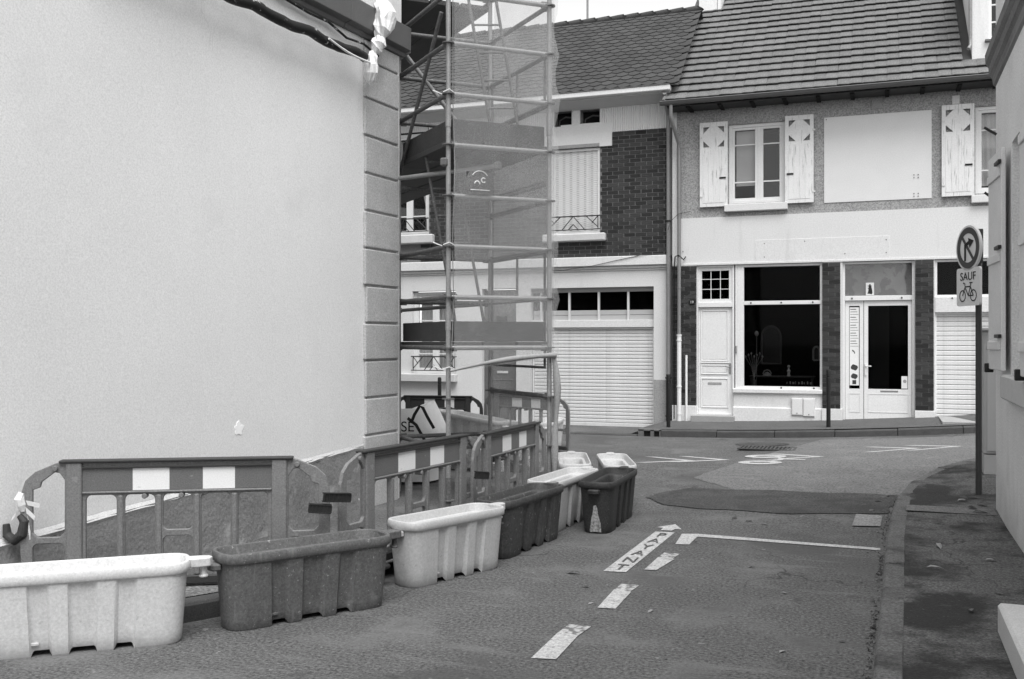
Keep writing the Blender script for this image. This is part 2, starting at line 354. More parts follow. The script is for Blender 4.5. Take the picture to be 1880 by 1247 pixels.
# dashes beside the parking bay
for k, (a, b, c, d) in enumerate([((-1.748,5.017),(-1.617,5.047),(-1.655,5.52),(-1.743,5.50)), ((-1.683,6.112),(-1.569,6.127),(-1.60,6.60),(-1.70,6.57)), ((-1.637,7.246),(-1.55,7.26),(-1.53,7.70),(-1.63,7.68))]):
    patch('dash_marking', paint, [a, b, (d[0]+.115+.02*k/2, d[1]), (c[0]-.10, c[1])], .006)
    y = d[1]; patch('worn_dash_end', paint_worn, [(c[0]-.10, y), (d[0]+.115, y), (d[0]+.135, y+.2), (c[0]-.09, y+.2)], .005)
patch('bay_line', paint, [(-1.60,8.24),(-1.489,8.261),(-1.482,8.62),(.0,8.57),(.0,8.66),(-1.49,8.745),(-1.63,8.70)], .006)
patch('payment_panel', paint, [(-1.91,7.09),(-1.745,7.12),(-1.70,8.74),(-1.87,8.72)], .006)
patch('arrow_marking', paint, [(-1.84,8.80),(-1.74,8.81),(-1.73,8.90),(-1.67,8.90),(-1.77,9.12),(-1.90,8.93),(-1.84,8.91)], .006)
for k, ch in enumerate('TNAYAP'):
    me = text_mesh(ch, .17, .001, sx=.88)
    for v in me.vertices: v.co.y *= 1.45
    me.materials.append(asphalt)
    o = inst(me, 'letter', road, (-1.812 + .006*k, 7.24 + .262*k, .0125))
# chevrons and the cycle sign on the cross street
def chev(ax, ay, w_=.80, h_=.36, t=.12):
    patch('chevron_marking', paint, [(ax-w_, ay+h_), (ax-w_+.16, ay+h_), (ax, ay), (ax-w_+.16, ay-h_), (ax-w_, ay-h_), (ax-.17, ay)], .006)
for ax, ay in ((-2.40,13.85), (-1.95,14.0), (.55,15.25), (1.1,15.35), (-.72,14.42)): chev(ax, ay)
def ring_patch(cx, cy, rx, ry, t):
    for k in range(16):
        a0 = k*math.pi/8; a1 = a0+math.pi/8
        yield [(cx+rx*math.cos(a0), cy+ry*math.sin(a0)), (cx+rx*math.cos(a1), cy+ry*math.sin(a1)), (cx+(rx-t)*math.cos(a1), cy+(ry-t)*math.sin(a1)), (cx+(rx-t)*math.cos(a0), cy+(ry-t)*math.sin(a0))]
b = MB()
for cy in (13.72, 14.42):
    for p in ring_patch(-1.52, cy, .29, .20, .15): b.add([(x, y, g(x,y)+.010) for x, y in p], [(0,1,2,3)])
for p in ([(-1.52,13.78),(-1.44,13.78),(-1.24,14.0),(-1.32,14.0)], [(-1.32,13.98),(-1.24,13.98),(-1.24,14.2),(-1.32,14.2)], [(-1.5,14.4),(-1.42,14.4),(-1.22,14.18),(-1.30,14.18)], [(-1.24,14.05),(-.95,14.0),(-.95,14.08),(-1.24,14.12)]):
    b.add([(x, y, g(x,y)+.011) for x, y in p], [(0,1,2,3)])
b.build('cycle_marking', paint, road)['kind'] = 'stuff'
# street drain
dr = empty('drain_grate', (-1.60, 15.45, g(-1.6,15.45)+.012)); tag(dr, 'slatted iron drain grate set in the road before the shop kerb', 'drain')
fbx = MB()
for a, b_ in (((-.42,-.24,0),(.42,-.20,.012)), ((-.42,.20,0),(.42,.24,.012)), ((-.42,-.2,0),(-.38,.2,.012)), ((.38,-.2,0),(.42,.2,.012))): fbx.box(a, b_)
fbx.build('frame', granite_dark, dr, True); box('pit', iron_black, dr, (-.38,-.2,-.004),(.38,.2,.002), 0, True)
slat_me = MB().box((-.014,-.2,.002),(.014,.2,.012)).build('slat', granite_dark, dr, True); slat_me.location = (-.34,0,0)
for k in range(1, 13): inst(slat_me.data, 'slat', dr, (-.34+.0565*k, 0, 0))

# right pavement: kerb stones, then the walk
def kerb_run(pts, w_, h_, parent, m, length=.95, base=g, name='kerb_stone', inner=1):
    """kerb stones laid one by one along a polyline; inner=+1: stone width lies to the right of the run"""
    seg = []
    P = [Vector((x, y, 0)) for x, y in pts]
    L = [0]
    for i in range(len(P)-1): L.append(L[-1] + (P[i+1]-P[i]).length)
    def at(s):
        for i in range(len(P)-1):
            if s <= L[i+1] or i == len(P)-2:
                t = (s-L[i])/(L[i+1]-L[i]); return P[i].lerp(P[i+1], t)
    n = max(1, round(L[-1]/length))
    for k in range(n):
        a = at(L[-1]*k/n); b_ = at(L[-1]*(k+1)/n); d = (b_-a).normalized(); nrm = Vector((d.y, -d.x, 0))*inner
        a = a + d*.004; b_ = b_ - d*.004; j = random.uniform(-.006, .006)
        mb = MB(); q = []
        for p in (a, b_):
            z = base(p.x, p.y)
            for off, zz in ((0, z-.15), (.015, z+h_-.02+j), (.03, z+h_+j), (w_, z+h_+j), (w_, z-.15)): q.append(p + nrm*off + Vector((0,0,zz)))
        mb.add(q, [(0,1,6,5),(1,2,7,6),(2,3,8,7),(3,4,9,8),(0,4,3,2,1),(5,6,7,8,9),(0,5,9,4)])
        mb.build(name, m, parent, bevel=.006)
rk = [(-.16,.5),(-.11,3),(-.05,5.0),(.0,7.0),(.05,9.3),(.16,11.0),(.36,12.0),(.82,13.2),(1.6,13.9),(3.0,14.3),(7,14.6)]
inner = [(-.03,.5),(.02,3),(.08,5.0),(.13,7.0),(.18,9.3),(.29,10.95),(.48,11.92),(.92,13.1),(1.66,13.75),(3.02,14.15),(7,14.45)]
b = MB(); n_ = len(inner)
vs = [(x, y, g(x,y)+.104) for x, y in inner] + [(x, y, g(x,y)+.118) for x, y in [(1.6,.5),(1.6,3),(1.6,5),(1.6,7),(1.6,9.3),(1.6,10.6),(1.65,11.2),(1.8,11.8),(2.2,12.2),(3.1,12.4),(7,12.4)]]
b.add(vs, [(i, n_+i, n_+i+1, i+1) for i in range(n_-1)])
rp = struct(b.build('pavement_right', asphalt_walk))
kerb_run(rk, .15, .11, rp, kerb_near, 1.0)
patch('concrete_band', band_concrete, [(.22,9.86),(.98,9.82),(.98,10.12),(.24,10.16)], .122, rp)
patch('paving_slab', slab_pale, [(.42,4.2),(.95,4.2),(.95,5.0),(.42,5.0)], .123, rp)
# left pavement with the works behind the barriers
def wl(x, y): return .12 if y < 6 else .12 - .30*sstep(6, 9, y)
lk = [(-4.75,3.0),(-4.25,4.35),(-3.84,5.05),(-3.45,5.75),(-3.15,6.5),(-3.0,7.5),(-2.98,8.4)]
b = MB(); ins = [(x-.14, y+.05) for x, y in lk]
rows = []
for t in [0,.15,.3,.42,.5,.6,.75,.9,1]:
    rows.append([Vector((x*(1-t) + (-5.6)*t, y*(1-t) + (y+.8)*t, wl(x,y)-.30*sstep(.40,.56,t)*sstep(4.3,5.0,y)*(1-.6*sstep(6.4,7.5,y))+random.uniform(-.01,.012)*(y>5.5))) for x, y in ins])
vs = [p for r_ in rows for p in r_]; m_ = len(ins)
b.add(vs, [(j*m_+i, j*m_+i+1, (j+1)*m_+i+1, (j+1)*m_+i) for j in range(len(rows)-1) for i in range(m_-1)])
lp = struct(b.build('pavement_left', dirt))
kerb_run(lk[:4], .14, .12, lp, granite_dark, .9, inner=-1)
# far pavement
fk = [(-4.1,17.3),(-3.0,17.3),(-1.9,17.3),(-.2,17.3),(1.5,17.3),(4,17.3),(9,17.3)]
b = MB(); X = fr(-4.25, 9, .5); top = []
for x in X:
    e = sstep(-4.6, -3.75, x)
    top += [(x, 17.44, g(x,17.4)+.115*e+.012), (x, 19.4, g(x,19)+(.16 if x > -3.9 else .05)*e+.012)]
b.add(top, [(2*i, 2*i+2, 2*i+3, 2*i+1) for i in range(len(X)-1)])
fp = struct(b.build('pavement_far', asphalt_far))
kerb_run([(-3.62,17.3)]+fk[1:], .16, .115, fp, granite_dark, 1.0, inner=-1)
gi = MB(); gi.box((-4.02,17.3,-.1),(-3.92,17.45,.125)); gi.box((-3.80,17.3,-.1),(-3.74,17.45,.125)); gi.box((-3.64,17.3,-.1),(-3.622,17.45,.125)); gi.box((-4.02,17.3,.105),(-3.622,17.46,.13))
gi.build('gully_inlet', granite, fp); box('gully_void', iron_black, fp, (-3.92,17.34,-.05),(-3.64,17.43,.10), 0)
kerb_run([(-7.5,17.25),(-6,17.3),(-4.9,17.3),(-4.03,17.3)], .16, .03, fp, granite_dark, 1.0, inner=-1)
box('threshold_slab', concrete_step, fp, (.95,17.7,.1),(3.2,18.95,gp(1.2,18)+.03))

# ------------------------------------------------------------------ the house with the shop
FY = 19.0
SH = tag(empty('shop_house', (0, FY, 0)), 'two storey house with pale shopfront, patterned white shutters and ribbed tile roof', 'house')
shop_holes = [(-3.29,-2.58,.10,3.13), (-2.58,-.99,.16,3.13), (-.64,.57,.16,3.13), (.90,3.1,.16,3.13)]
# lower storey: smooth white band and piers behind the brick
holed('wall', plaster_white, SH, -3.73, 3.4, -.3, 4.03, FY, FY+.3, shop_holes)
holed('upper_wall', pebble, SH, -3.73, 3.4, 4.03, 6.45, FY+.012, FY+.3, [(-2.68,-1.65,4.27,5.76), (1.55,2.60,4.25,5.76)])
box('end_strip', plaster_white, SH, (-3.745,FY-.004,3.13),(-3.66,FY+.29,6.2), .003)
# pale painted field and the ghost of an old board
box('painted_field', paint_white, SH, (-.96,FY-.001,4.205),(.85,FY+.02,5.76), .002)
box('board_outline', plaster_white, SH, (-2.19,FY-.006,3.16),(.16,FY+.01,3.57), .002)
box('meter_vent', concrete_step, SH, (-.14,FY-.01,5.85),(.04,FY+.02,6.05), .004)
for x, z in ((.56,4.63),(.63,4.63),(.56,4.58),(.63,4.58),(.56,4.30),(.63,4.30),(.56,4.25),(.63,4.25),(-.92,5.72),(-2.02,3.50),(-1.3,3.52),(.1,3.5),(-2.02,3.25),(-.6,3.27),(.1,3.27),(-3.54,3.40),(1.45,3.5),(1.45,3.2)):
    MB().tube((x,FY-.012,z),(x,FY+.01,z),.009,8).build('bolt_hole', iron_rail, SH)
# cornice line under the band
box('lintel_lip', plaster_white, SH, (-3.73,FY-.018,3.125),(3.4,FY+.0,3.165), .003)
bk = MB().box((-.108,0,-.031),(.108,.05,.031)).build('brick', brick_shop, SH, True, .004); brick_me = bk.data; C.objects.unlink(bk); bpy.data.objects.remove(bk)
bh = MB().box((-.05,0,-.031),(.05,.05,.031)).build('brick', brick_shop, SH, True, .004); half_me = bh.data; C.objects.unlink(bh); bpy.data.objects.remove(bh)
def brick_panel(parent, x0, x1, z0, z1, yf, course, me, blen=.216, joint=.011, maxn=10**9, stuff_m=None, name='brick'):
    """bricks laid course by course in running bond, each its own object"""
    nrow = int(round((z1-z0)/course)); cnt = 0; loc0 = WM(parent).inverted()
    for r_ in range(nrow):
        z = z0 + (r_+.5)*course; x = x0 + (0 if r_ % 2 == 0 else -(blen+joint)/2)
        while x < x1 - .02:
            a = max(x, x0); b_ = min(x+blen, x1)
            if b_ - a > .03:
                sx = (b_-a)/blen
                inst(me, name, parent, loc0 @ Vector(((a+b_)/2, yf + random.uniform(-.003,.003), z)), (0,0,0), (sx, 1, (course-joint)/.062)); cnt += 1
            x += blen+joint
    return cnt
def pillar(x0, x1, z0, z1):
    p = box('brick_pillar', mortar_dark, SH, (x0,FY-.035,z0),(x1,FY+.05,z1), 0)
    brick_panel(p, x0, x1, z0, z1, FY-.045, .078, brick_me)
    return p
pillar(-3.73, -3.29, .46, 3.12); pillar(-.99, -.68, .46, 3.12); pillar(.58, .88, .47, 3.11)
for a, b_ in ((-3.74,-3.28), (-1.0,-.64), (.57,.90)): box('pillar_base', plaster_white, SH, (a,FY-.06,-.1),(b_,FY+.05,.46), .006)
# generic glazed frame helper -------------------------------------------------
def frame(name, parent, x0, x1, z0, z1, y, t=.045, dep=.06, m=frame_white):
    b = MB(); b.box((x0,y,z0),(x0+t,y+dep,z1)); b.box((x1-t,y,z0),(x1,y+dep,z1)); b.box((x0+t,y,z0),(x1-t,y+dep,z0+t)); b.box((x0+t,y,z1-t),(x1-t,y+dep,z1))
    return b.build(name, m, parent, bevel=.003)
def pane(parent, x0, x1, z0, z1, y, m, name='pane'):
    return MB().box((x0,y,z0),(x1,y+.005,z1)).build(name, m, parent)
# front door, number 19
box('door_step', concrete_step, SH, (-3.36,FY-.20,-.05),(-2.56,FY+.12,.285), .008)
df = frame('door_frame', SH, -3.29, -2.58, .285, 3.12, FY+.03, .035, .09)
box('transom', frame_white, df, (-3.255,FY+.025,2.33),(-2.615,FY+.11,2.42), .004)
tl = frame('fanlight', SH, -3.255, -2.615, 2.42, 3.085, FY+.055, .065, .05)
for i in range(3):
    for j in range(3):
        pane(tl, -3.19+i*.177, -3.19+i*.177+.165, 2.487+j*.19, 2.487+j*.19+.178, FY+.085, glass_shop)
for i in (1,2): box('glazing_bar', frame_white, tl, (-3.19+i*.177-.012,FY+.06,2.485),(-3.19+i*.177,FY+.10,3.02), .002); box('glazing_bar', frame_white, tl, (-3.19,FY+.064,2.487+i*.19-.012),(-2.68,FY+.097,2.487+i*.19), .002)
dl = box('door', frame_white, SH, (-3.252,FY+.075,.29),(-2.618,FY+.115,2.325), .003)
def panel_mould(parent, x0, x1, z0, z1, y, m=frame_white, t=.028):
    b = MB(); b.box((x0,y-.014,z0),(x0+t,y,z1)); b.box((x1-t,y-.014,z0),(x1,y,z1)); b.box((x0+t,y-.014,z0),(x1-t,y,z0+t)); b.box((x0+t,y-.014,z1-t),(x1-t,y,z1))
    b.build('panel_moulding', m, parent, bevel=.006)
    box('panel', m, parent, (x0+t+.012,y-.006,z0+t+.012),(x1-t-.012,y+.004,z1-t-.012), .004)
for z0, z1 in ((1.30,2.28),(1.05,1.24),(.42,.99)): panel_mould(dl, -3.215, -2.69, z0, z1, FY+.075)
box('rail_moulding', frame_white, dl, (-3.22,FY+.055,1.265),(-2.68,FY+.075,1.29), .006)
box('letter_slot', concrete_step, dl, (-3.08,FY+.062,.86),(-2.82,FY+.072,.905), .003)
hd = MB(); hd.box((-2.675,FY+.05,1.08),(-2.645,FY+.075,1.27)); hd.tube((-2.66,FY+.03,1.20),(-2.74,FY+.03,1.20),.009); hd.tube((-2.66,FY+.03,1.20),(-2.66,FY+.06,1.20),.01); hd.build('handle', metal_pipe, dl, bevel=.004)
box('doorbell', concrete_step, SH, (-2.555,FY+.0,1.46),(-2.525,FY+.04,1.60), .004)
np_ = box('number_plate', iron_black, SH, (-3.415,FY-.062,2.385),(-3.305,FY-.046,2.465), .004)
me = text_mesh('19', .07, .002); me.materials.append(sign_white); inst(me, 'number', np_, (-3.36, -.0635, 2.425), (R(90),0,0))
# display window
wf = frame('display_window', SH, -2.56, -.99, .80, 3.12, FY+.03, .045, .10)
box('mullion', frame_white, wf, (-2.515,FY+.028,.845),(-2.40,FY+.12,3.075), .004)
box('transom', frame_white, wf, (-2.40,FY+.022,2.365),(-1.0,FY+.12,2.435), .004)
for x in (-2.27,-1.72,-1.16): MB().tube((x,FY+.012,2.40),(x,FY+.03,2.40),.016,10).build('stud', iron_black, wf)
for x in (-1.72,-1.14): MB().tube((x,FY+.012,.822),(x,FY+.04,.822),.016,10).build('stud', iron_black, wf)
pane(wf, -2.40, -1.035, .85, 2.365, FY+.07, glass_shop); pane(wf, -2.40, -1.035, 2.435, 3.07, FY+.07, glass_shop)
box('sill', plaster_white, SH, (-2.60,FY-.05,.715),(-.985,FY+.12,.80), .012)
box('stall_riser', plaster_white, SH, (-2.58,FY-.004,-.1),(-.99,FY+.2,.715), 0)
box('riser_plinth', plaster_white, SH, (-2.60,FY-.035,-.1),(-.99,FY+.01,.455), .012)
for x0, x1, z0 in ((-1.53,-1.335,.325),(-1.328,-1.12,.305)):
    m_ = box('meter_box', shutter_m, SH, (x0,FY-.06,z0),(x1,FY-.01,.64), .006)
    box('meter_door', paint_white, m_, (x0+.012,FY-.066,z0+.012),(x1-.012,FY-.059,.628), .003); MB().tube(((x0+x1)/2,FY-.072,z0+.04),((x0+x1)/2,FY-.06,z0+.04),.009,8).build('lock', iron_black, m_)
# glazed shop door with side light
sf = frame('shop_door_frame', SH, -.64, .57, .22, 3.12, FY+.05, .04, .10)
box('transom', frame_white, sf, (-.60,FY+.045,2.42),(.53,FY+.15,2.505), .004)
pane(sf, -.60, .53, 2.505, 3.08, FY+.09, glass_up); 
box('marbled_sky_reflection', sky_pattern_m, sf, (-.598,FY+.12,2.51),(.528,FY+.13,3.075), 0)  # added board that stands in for sky reflected in the transom glass
for x in (-.48,.36): MB().tube((x,FY+.032,2.46),(x,FY+.05,2.46),.015,10).build('stud', iron_black, sf)
st = box('window_sticker', sign_white, sf, (-.245,FY+.082,2.515),(-.105,FY+.088,2.74), .003)
fig = [(0,.01),(.03,.0),(.045,.03),(.04,.07),(.032,.11),(.026,.14),(.03,.16),(.014,.165),(.012,.185),(-.012,.186),(-.014,.165),(-.045,.155),(-.02,.145),(-.022,.115),(-.038,.12),(-.024,.09),(-.03,.05),(-.045,.015)]
MB().prism([(-.175+x, FY+.081, 2.528+z) for x, z in fig], (0,.002,0)).build('figure_silhouette', ink, st)
def leaf_door(x0, x1, gx0, gx1, nm):
    d = holed(nm, frame_white, SH, x0, x1, .26, 2.415, FY+.085, FY+.13, [(gx0,gx1,.825,2.325)])
    pane(d, gx0, gx1, .825, 2.325, FY+.105, glass_shop)
    b = MB(); 
    for a, c in (((gx0-.006,FY+.08,.40),(gx1+.006,FY+.086,.412)),((gx0-.006,FY+.08,.728),(gx1+.006,FY+.086,.74)),((gx0-.006,FY+.08,.412),(gx0+.006,FY+.086,.728)),((gx1-.006,FY+.08,.412),(gx1+.006,FY+.086,.728))): b.box(a, c)
    b.build('panel_moulding', shutter_m, d); return d
sd1 = leaf_door(-.595, -.285, -.53, -.35, 'side_light'); sd2 = leaf_door(-.275, .525, -.205, .465, 'shop_door')
po = box('paper_strip', bag_w, sd1, (-.522,FY+.098,.885),(-.362,FY+.103,2.30), 0)
b = MB()
for k in range(15): z = 2.27-k*.048; b.box((-.51,FY+.0965,z-.012+.003*(k%3)),(-.51+.10+.04*((k*7)%3)/2,FY+.098,z))
for k in range(10): t = k*.7; b.box((-.455+.018*math.cos(t)-.006,FY+.0965,1.46+.045*math.sin(t*.5)),(-.455+.018*math.cos(t)+.006,FY+.098,1.485+.045*math.sin(t*.5)))
for cx, cz, rr in ((-.442,1.21,.062),(-.442,1.05,.058)):
    b.add([(cx+rr*math.cos(a*.5), FY+.0968, cz+rr*.85*math.sin(a*.5)*(1+.2*math.sin(a*2))) for a in range(13)], [tuple(range(13))])
b.box((-.475,FY+.0965,.905),(-.41,FY+.098,.98)); b.build('printing', sign_dark, po)['kind'] = 'stuff'
pp = box('notice_card', bag_w, sd2, (.355,FY+.098,.84),(.455,FY+.103,1.06), 0); MB().tube((.41,FY+.096,.97),(.41,FY+.099,.97),.03,12).build('printing', concrete_step, pp)
hd = MB(); hd.box((-.262,FY+.06,1.07),(-.232,FY+.085,1.28)); hd.tube((-.247,FY+.045,1.235),(-.15,FY+.045,1.235),.010); hd.tube((-.247,FY+.045,1.235),(-.247,FY+.07,1.235),.011); hd.build('handle', frame_white, sd2, bevel=.003)
box('letter_slot', metal_pipe, sd2, (.0,FY+.078,.775),(.30,FY+.086,.80), .002)
box('threshold', concrete_step, SH, (-.66,FY-.02,-.1),(.59,FY+.2,.235), .006)
# right unit: high window, lintel, roller shutter
rw = frame('high_window', SH, .90, 3.1, 2.46, 3.12, FY+.04, .04, .08); pane(rw, .94, 3.06, 2.50, 3.08, FY+.07, glass_up)
box('shutter_box', plaster_white, SH, (.90,FY-.01,2.19),(3.1,FY+.2,2.46), .006); MB().tube((1.18,FY-.02,2.44),(1.18,FY,2.44),.014,10).build('stud', iron_black, SH)
rs = frame('roller_shutter', SH, .90, 3.1, .20, 2.19, FY+.05, .03, .08)
slat = MB(); slat.prism([(-1.07,0,0),(-1.07,-.012,.012),(-1.07,-.012,.07),(-1.07,0,.082)], (2.14,0,0)); so_ = slat.build('slat', shutter_m, rs, True)
so_.location = (2.0, .10, .235)
for k in range(1, 23): inst(so_.data, 'slat', rs, (2.0, .10, .235+k*.0855))
box('shutter_back', interior, rs, (.93,FY+.105,.22),(3.07,FY+.115,2.18), 0)
# upper windows with panes, sills, shutters
def casement(parent, x0, x1, z0, z1, y, mid, open_left=False):
    f = frame('window', parent, x0, x1, z0, z1, y, .06, .10)
    for a, c in ((x0+.06, mid-.03), (mid+.03, x1-.06)):
        s = frame('sash', f, a, c, z0+.06, z1-.06, y+.02, .045, .05)   # sub-part carrying glass
        h0, h1 = z0+.105, z1-.105; q = [h0, h0+.30, h0+.30+.70, h1] if h1-h0 > 1.2 else [h0, (h0+h1)/2, h1]
        for k in range(len(q)-1):
            p = pane(f, a+.045, c-.045, q[k]+.012, q[k+1]-.012, y+.045, glass_up)
            if k: box('glazing_bar', frame_white, f, (a+.045,y+.025,q[k]-.012),(c-.045,y+.065,q[k]+.012), .002)
    box('meeting_stile', frame_white, f, (mid-.03,y+.015,z0+.06),(mid+.03,y+.09,z1-.06), .004)
    return f
w1 = casement(SH, -2.68, -1.65, 4.27, 5.76, FY+.06, -2.125)
box('sky_sheen_cloth', sky_sheen_cloth_m, w1, (-2.56,FY+.20,4.62),(-2.16,FY+.21,5.66), 0)  # added pale sheet behind the left sash, imitating sky reflected in its glass
w2 = casement(SH, 1.55, 2.60, 4.25, 5.76, FY+.06, 2.08); b = MB()
for k in range(8): x = 1.66+k*.045; b.add([(x,FY+.20+.02*(k%2),4.4),(x+.045,FY+.20+.02*((k+1)%2),4.4),(x+.045,FY+.20+.02*((k+1)%2),5.65),(x,FY+.20+.02*(k%2),5.65)], [(0,1,2,3)])
b.build('curtain', curtain_m, w2)
box('window_sill', stone_sill if False else plaster_white, SH, (-2.75,FY-.09,4.115),(-1.60,FY+.10,4.25), .01); box('window_sill', plaster_white, SH, (1.48,FY-.09,4.08),(2.7,FY+.10,4.215), .01)
def shutter(x0, x1, z0, z1, hinge):
    wd = x1-x0; h = z1-z0; y = FY-.055
    root = MB(); fr_ = .055
    s = holed('shutter', paint_white_old, SH, x0, x1, z0, z1, y, y+.035, [(x0+fr_+.01,x1-fr_-.01,z1-.47,z1-.085)])
    # octagonal board in the opening leaves four corner holes
    a, c, e, f_ = x0+fr_+.01, x1-fr_-.01, z1-.47, z1-.085; k = .125
    MB().prism([(a+k,y+.006,e-.002),(c-k,y+.006,e-.002),(c+.002,y+.006,e+k),(c+.002,y+.006,f_-k),(c-k,y+.006,f_+.002),(a+k,y+.006,f_+.002),(a-.002,y+.006,f_-k),(a-.002,y+.006,e+k)], (0,.022,0)).build('octagon_panel', paint_white_old, s)
    n = 4; bw_ = (wd-2*fr_)/n
    for i in range(n): box('board', paint_white_old, s, (x0+fr_+i*bw_+.003,y-.006,z0+.07),(x0+fr_+(i+1)*bw_-.003,y+.002,z1-.53), .003)
    lx = x1-.09 if hinge < 0 else x0+.09
    box('latch', iron_black, s, (lx-.06,y-.02,z0+.52),(lx+.06,y-.004,z0+.55), .003)
    for hz in (z0+.18, z1-.3): box('hinge', shutter_m, s, ((x1-.02) if hinge > 0 else x0+.0,y-.012,hz),((x1+.03) if hinge > 0 else x0+.05,y-.001,hz+.03), .002)
    return s
shutter(-3.21, -2.69, 4.225, 5.82, -1); shutter(-1.645, -1.14, 4.225, 5.83, 1); shutter(1.01, 1.53, 4.215, 5.81, -1)
box('shutter_patch', plaster_white, SH, (1.18,FY-.002,5.83),(1.30,FY+.02,5.98), .004)
# interior shell so that the openings look into real dark rooms
sh = MB(); sh.box((-3.7,FY+.3,-.3),(3.35,FY+.31,.20)); 
sh.add([(-3.7,FY+.31,.2),(3.35,FY+.31,.2),(3.35,FY+3.2,.2),(-3.7,FY+3.2,.2)], [(0,1,2,3)]); sh.add([(-3.7,FY+.31,3.4),(3.35,FY+.31,3.4),(3.35,FY+3.2,3.4),(-3.7,FY+3.2,3.4)], [(0,1,2,3)])
sh.add([(-3.7,FY+3.2,.2),(3.35,FY+3.2,.2),(3.35,FY+3.2,6.2),(-3.7,FY+3.2,6.2)], [(0,1,2,3)])
for x in (-3.7,-.85,.75,3.35): sh.add([(x,FY+.31,.2),(x,FY+3.2,.2),(x,FY+3.2,6.2),(x,FY+.31,6.2)], [(0,1,2,3)])
sh.add([(-3.7,FY+.31,6.2),(3.35,FY+.31,6.2),(3.35,FY+3.2,6.2),(-3.7,FY+3.2,6.2)], [(0,1,2,3)])
sh.build('interior', interior, SH)
gw = MB().box((3.4,FY,-.3),(3.42,FY+7,6.4)); gw.box((-3.72,FY+.3,-.3),(-3.70,FY+7,6.4)); gw.build('gable_wall', pebble, SH)
box('inner_wall', mat('inner_wall', .16, .9, .1), SH, (-.20,FY+1.4,.2),(.16,FY+1.45,2.6), 0)
# roof: slope from eave to ridge, tiles laid in courses
EY, EZ, SL = 18.5, 6.17, R(39)
def roof_pt(x, u, h=0.0): return Vector((x, EY + u*math.cos(SL) - h*math.sin(SL), EZ + u*math.sin(SL) + h*math.cos(SL)))
rb = MB(); 
rb.add([roof_pt(-3.78,0), roof_pt(3.45,0), roof_pt(3.45,7.2), roof_pt(-3.78,7.2), roof_pt(-3.78,0,-.06), roof_pt(3.45,0,-.06), roof_pt(3.45,7.2,-.06), roof_pt(-3.78,7.2,-.06)], [(0,1,2,3),(7,6,5,4),(0,4,5,1),(1,5,6,2),(2,6,7,3),(3,7,4,0)])
roofA = rb.build('roof', tile_under, SH)
tb = MB(); tw, tlen = .206, .36
def tile_geo(mb, w_, l_, lift):
    p = [(-w_/2,0,lift+.004),(-w_/2+.03,0,lift+.010),(w_/2-.05,0,lift+.006),(w_/2-.001,0,lift+.004)]; q = [(x, l_, z-lift+.012) for x, y, z in p]
    lo = [(x, y, z-.016) for x, y, z in p]; 
    mb.add(p+q+lo, [(0,1,5,4),(1,2,6,5),(2,3,7,6),(8,9,1,0),(9,10,2,1),(10,11,3,2),(3,11,7),(0,4,8)])
tile_geo(tb, tw+.002, tlen, .062); to = tb.build('roof_tile', tile_a, SH, True); tile_me = to.data; bpy.data.objects.remove(to)
rows_, cols_ = 24, 34; expo = .297; cnt = 0; rest = MB()
inRest = []
for r_ in range(rows_):
    for c_ in range(cols_):
        x = -3.70 + c_*tw + random.uniform(-.003,.003); u = -.03 + r_*expo + random.uniform(-.010,.010)
        if x > 1.38 and r_ > 1: 
            if x < 2.95 and r_ < 12: continue
        if x < -3.15 and 15 <= r_ and x > -3.75 and r_ < 22 and x < -3.2 and x > -3.70+.02: continue
        p = roof_pt(x, u, .004)
        if cnt < 300:
            inst(tile_me, 'roof_tile', roofA, p - Vector((0,FY,0)), (SL+random.uniform(-.012,.012), random.uniform(-.012,.012), random.uniform(-.012,.012))); cnt += 1
        else:
            Mx = Matrix.Translation(p) @ Matrix.Rotation(SL, 4, 'X'); k = len(rest.v); t2 = MB(); tile_geo(t2, tw+.002, tlen, .062+random.uniform(-.004,.004)); rest.add([Mx @ v for v in t2.v], t2.f)
ro = rest.build('roof_tiles_upper', tile_a, roofA); ro['kind'] = 'stuff'
rt = MB(); rt.path([roof_pt(-3.80, u, .03) for u in fr(-.05, 7.2, .4)], .045, 8); rt.build('verge_tiles', tile_a, SH, smooth=True)
so2 = MB(); so2.box((-3.75,EY+.02,EZ-.10),(3.4,FY+.02,EZ-.08)); so2.build('soffit', mat('soffit_dark', .05, .9, .2, 6), SH)
for k in range(12): MB().box((-3.4+k*.58,EY+.05,EZ-.125),(-3.4+k*.58+.07,FY+.05,EZ-.09)).build('rafter_end', interior, SH)
gt = MB(); n_ = 10; pr = [(-.065*math.cos(math.pi*k/n_), -.065*math.sin(math.pi*k/n_)) for k in range(n_+1)]
vs = []; 
for x in (-3.86, 3.45): vs += [(x, EY-.07+a, EZ-.02+b_) for a, b_ in pr]
gt.add(vs, [(k, k+1, n_+2+k, n_+1+k) for k in range(n_)]); gt.tube((-3.86,EY-.135,EZ-.02),(3.45,EY-.135,EZ-.02),.012,8); gt.add([(-3.86, EY-.07+a, EZ-.02+b_) for a, b_ in pr], [tuple(range(n_+1))])
gt.build('gutter', zinc_dark, SH)
